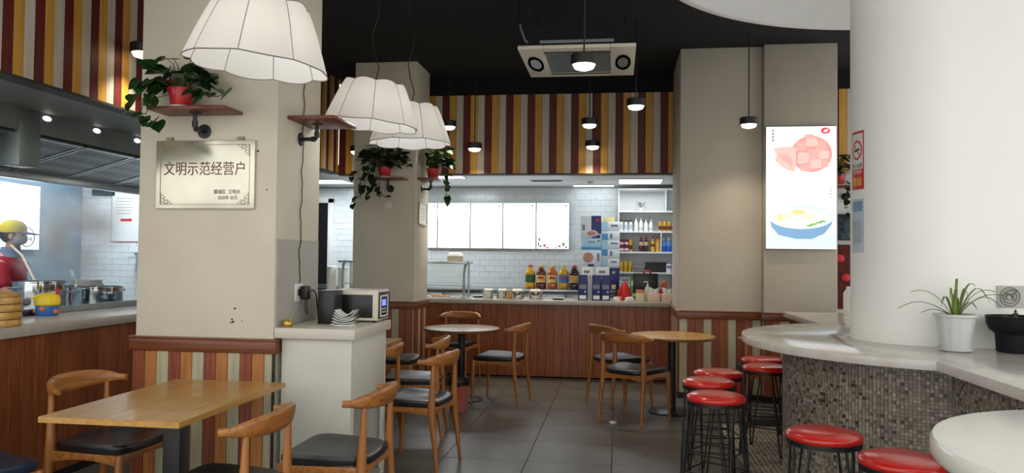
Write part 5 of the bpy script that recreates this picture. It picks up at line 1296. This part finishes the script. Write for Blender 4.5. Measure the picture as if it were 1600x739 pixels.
# ---------------------------------------------------------------- the cook
def skin_body(name, verts, edges, radii, m, parent, sub=2, root=0):
    me = bpy.data.meshes.new(name); me.from_pydata(verts, edges, []); me.materials.append(m)
    o = link(name, me, parent)
    sk = o.modifiers.new('skin', 'SKIN'); sk.use_smooth_shade = True
    for i, r_ in enumerate(radii):
        v = me.skin_vertices[0].data[i]; v.radius = r_ if isinstance(r_, tuple) else (r_, r_); v.use_root = (i == root)
    ss = o.modifiers.new('subsurf', 'SUBSURF'); ss.levels = sub; ss.render_levels = sub
    return o
def person():
    # facing +x; y is the person's left, -y the right arm (towards the dining room)
    t = thing('person', 'cook in a red shirt and yellow cap stirring a pot behind the kitchen counter', 'person', (-5.36, 6.15, 0), .42)
    t.scale = (.97, .97, .97)
    V, E_, Rr = [], [], []
    def add(p, r_, par=None):
        V.append(p); Rr.append(r_)
        if par is not None: E_.append((par, len(V)-1))
        return len(V)-1
    pel = add((0, 0, .92), .135)
    w1 = add((.0, 0, 1.08), .125, pel); ch_ = add((.0, 0, 1.27), .15, w1); sh = add((-.01, 0, 1.40), .10, ch_); nk = add((.01, 0, 1.47), .058, sh); n2 = add((.03, 0, 1.53), .058, nk)
    hands = []
    for s in (-1, 1):
        hp = add((0, s*.09, .86), .095, pel); kn = add((.02, s*.1, .48), .062, hp); an = add((-.02, s*.1, .09), .042, kn); toe = add((.13, s*.11, .04), .035, an)
        s1 = add((-.01, s*.17, 1.38), .068, sh)
        if s < 0: el, wr = (.06, s*.26, 1.14), (.24, s*.22, 1.00)
        else: el, wr = (.05, s*.27, 1.14), (.2, s*.2, 1.0)
        e_ = add(el, .046, s1); w_ = add(wr, .031, e_); d = (Vector(wr)-Vector(el)).normalized()
        pm_ = Vector(wr)+d*.06; pmi = add(tuple(pm_), .034, w_)
        side = Vector((0, 1, 0)) if abs(d.y) < .7 else Vector((0, 0, 1))
        side = (side-d*side.dot(d)).normalized(); nrm = d.cross(side)
        for q, (off, L_) in enumerate(((-.030, .058), (-.01, .07), (.011, .066), (.03, .05))):
            a = add(tuple(pm_+side*off+d*.018), .0105, pmi); b_ = add(tuple(pm_+side*off+d*(.02+L_*.55)+nrm*.008), .009, a); add(tuple(pm_+side*off+d*(.02+L_*.8)+nrm*.032), .008, b_)
        a = add(tuple(Vector(wr)+d*.03+side*-.036+nrm*.012), .012, w_); add(tuple(Vector(wr)+d*.065+side*-.05+nrm*.034), .009, a)
    # head as part of the same chain
    hb = add((.045, 0, 1.575), .068, n2); hm = add((.05, 0, 1.62), .088, hb); ht = add((.045, 0, 1.68), .088, hm); hu = add((.04, 0, 1.735), .06, ht)
    add((.152, 0, 1.615), .012, hm)
    skin_body('body', V, E_, Rr, M['skin'], t)
    f = MB()
    for s in (-1, 1): f.ell((.045, s*.092, 1.63), .02, .01, .03, 10, 8)
    f.build('ear', M['skin'], t, smooth=True)
    f = MB()
    for s in (-1, 1): f.ell((.126, s*.034, 1.645), .012, .013, .009, 10, 6)
    f.build('eye', M['ink'], t, smooth=True)
    MB().ell((.125, 0, 1.575), .02, .028, .008, 10, 6).build('mouth', mat('lips', (170, 90, 84), .5), t, smooth=True)
    # clothes
    cl = [(0, 0, .84), (0, 0, 1.08), (0, 0, 1.26), (-.01, 0, 1.385), (0, 0, 1.435), (-.01, -.17, 1.375), (.035, -.235, 1.20), (.055, -.255, 1.15), (-.01, .17, 1.375), (.025, .235, 1.20), (.04, .255, 1.15)]
    skin_body('red_shirt', cl, [(0,1),(1,2),(2,3),(3,4),(3,5),(5,6),(6,7),(3,8),(8,9),(9,10)], [.178,.165,.175,.125,.075,.088,.075,.07,.088,.075,.07], mat('red_shirt_cotton', (158, 26, 44), .8, var=.12, scale=8), t)
    tr = [(0, 0, 1.0), (0, -.09, .86), (.02, -.1, .48), (-.02, -.1, .1), (0, .09, .86), (.02, .1, .48), (-.02, .1, .1)]
    skin_body('trousers', tr, [(0,1),(1,2),(2,3),(0,4),(4,5),(5,6)], [.168, .118, .08, .062, .118, .08, .062], mat('dark_trousers', (36, 38, 46), .8), t)
    for s in (-1, 1): MB().ell((.05, s*.1, .045), .14, .055, .045).build('shoe', M['blackplastic'], t, smooth=True)
    h = MB(); h.ell((.02, 0, 1.665), .1, .1, .105, 18, 10); h.build('hair', M['hair'], t, smooth=True)
    cap = MB(); cap.lathe([(.108, -.01), (.112, .02), (.104, .06), (.07, .095), (.02, .108), (.003, .11)], 28, (.035, 0, 1.675))
    cap.build('yellow_cap', mat('yellow_cap_cotton', (206, 186, 50), .8, var=.1, scale=9), t, smooth=True)
    r1 = [(.035+.112*math.cos(a), .1*math.sin(a), 1.675) for a in [-1.1+2.2*k/12 for k in range(13)]]; r2 = [(.06+.19*math.cos(a*.8), .105*math.sin(a), 1.652) for a in [-1.1+2.2*k/12 for k in range(13)]]
    MB().loft([r1, r2, [(x, y, z-.006) for x, y, z in r2], [(x, y, z-.006) for x, y, z in r1], r1], cap=False, closed=False).build('cap_brim', mat('purple_brim', (74, 62, 110), .8), t, smooth=True)
    mk_ = MB(); rg = []
    for z, rx, ry in ((1.555, .055, .055), (1.57, .085, .078), (1.60, .098, .086), (1.625, .092, .082)): rg.append([(.055+rx*math.cos(a), ry*math.sin(a), z) for a in [-1.5+3.0*k/14 for k in range(15)]])
    mk_.loft(rg, cap=False, closed=False); mk_.build('face_mask', mat('pale_blue_mask', (150, 170, 194), .8), t, smooth=True)
    rg = []
    for z, r_ in ((1.44, .1), (1.47, .088), (1.51, .08), (1.535, .078)): rg.append([(.02+r_*math.cos(a), r_*math.sin(a), z) for a in [2*PI*k/20 for k in range(20)]])
    MB().loft(rg, cap=False).build('neck_scarf', mat('grey_blue_scarf', (110, 122, 150), .85), t, smooth=True)
person()
tag(MB().tube([(-5.22, 6.02, 1.50), (-5.05, 5.95, 1.41), (-4.58, 5.6, 1.12)], .011, 10).build('stirring_stick', mat('pale_stick', (206, 190, 170), .6), smooth=True), 'pale wooden stirring stick standing in the tall stock pot', 'stick')

for o in list(S.objects):
    if o.type == 'MESH' and len(o.data.polygons) == 0 and not o.modifiers: bpy.data.objects.remove(o)
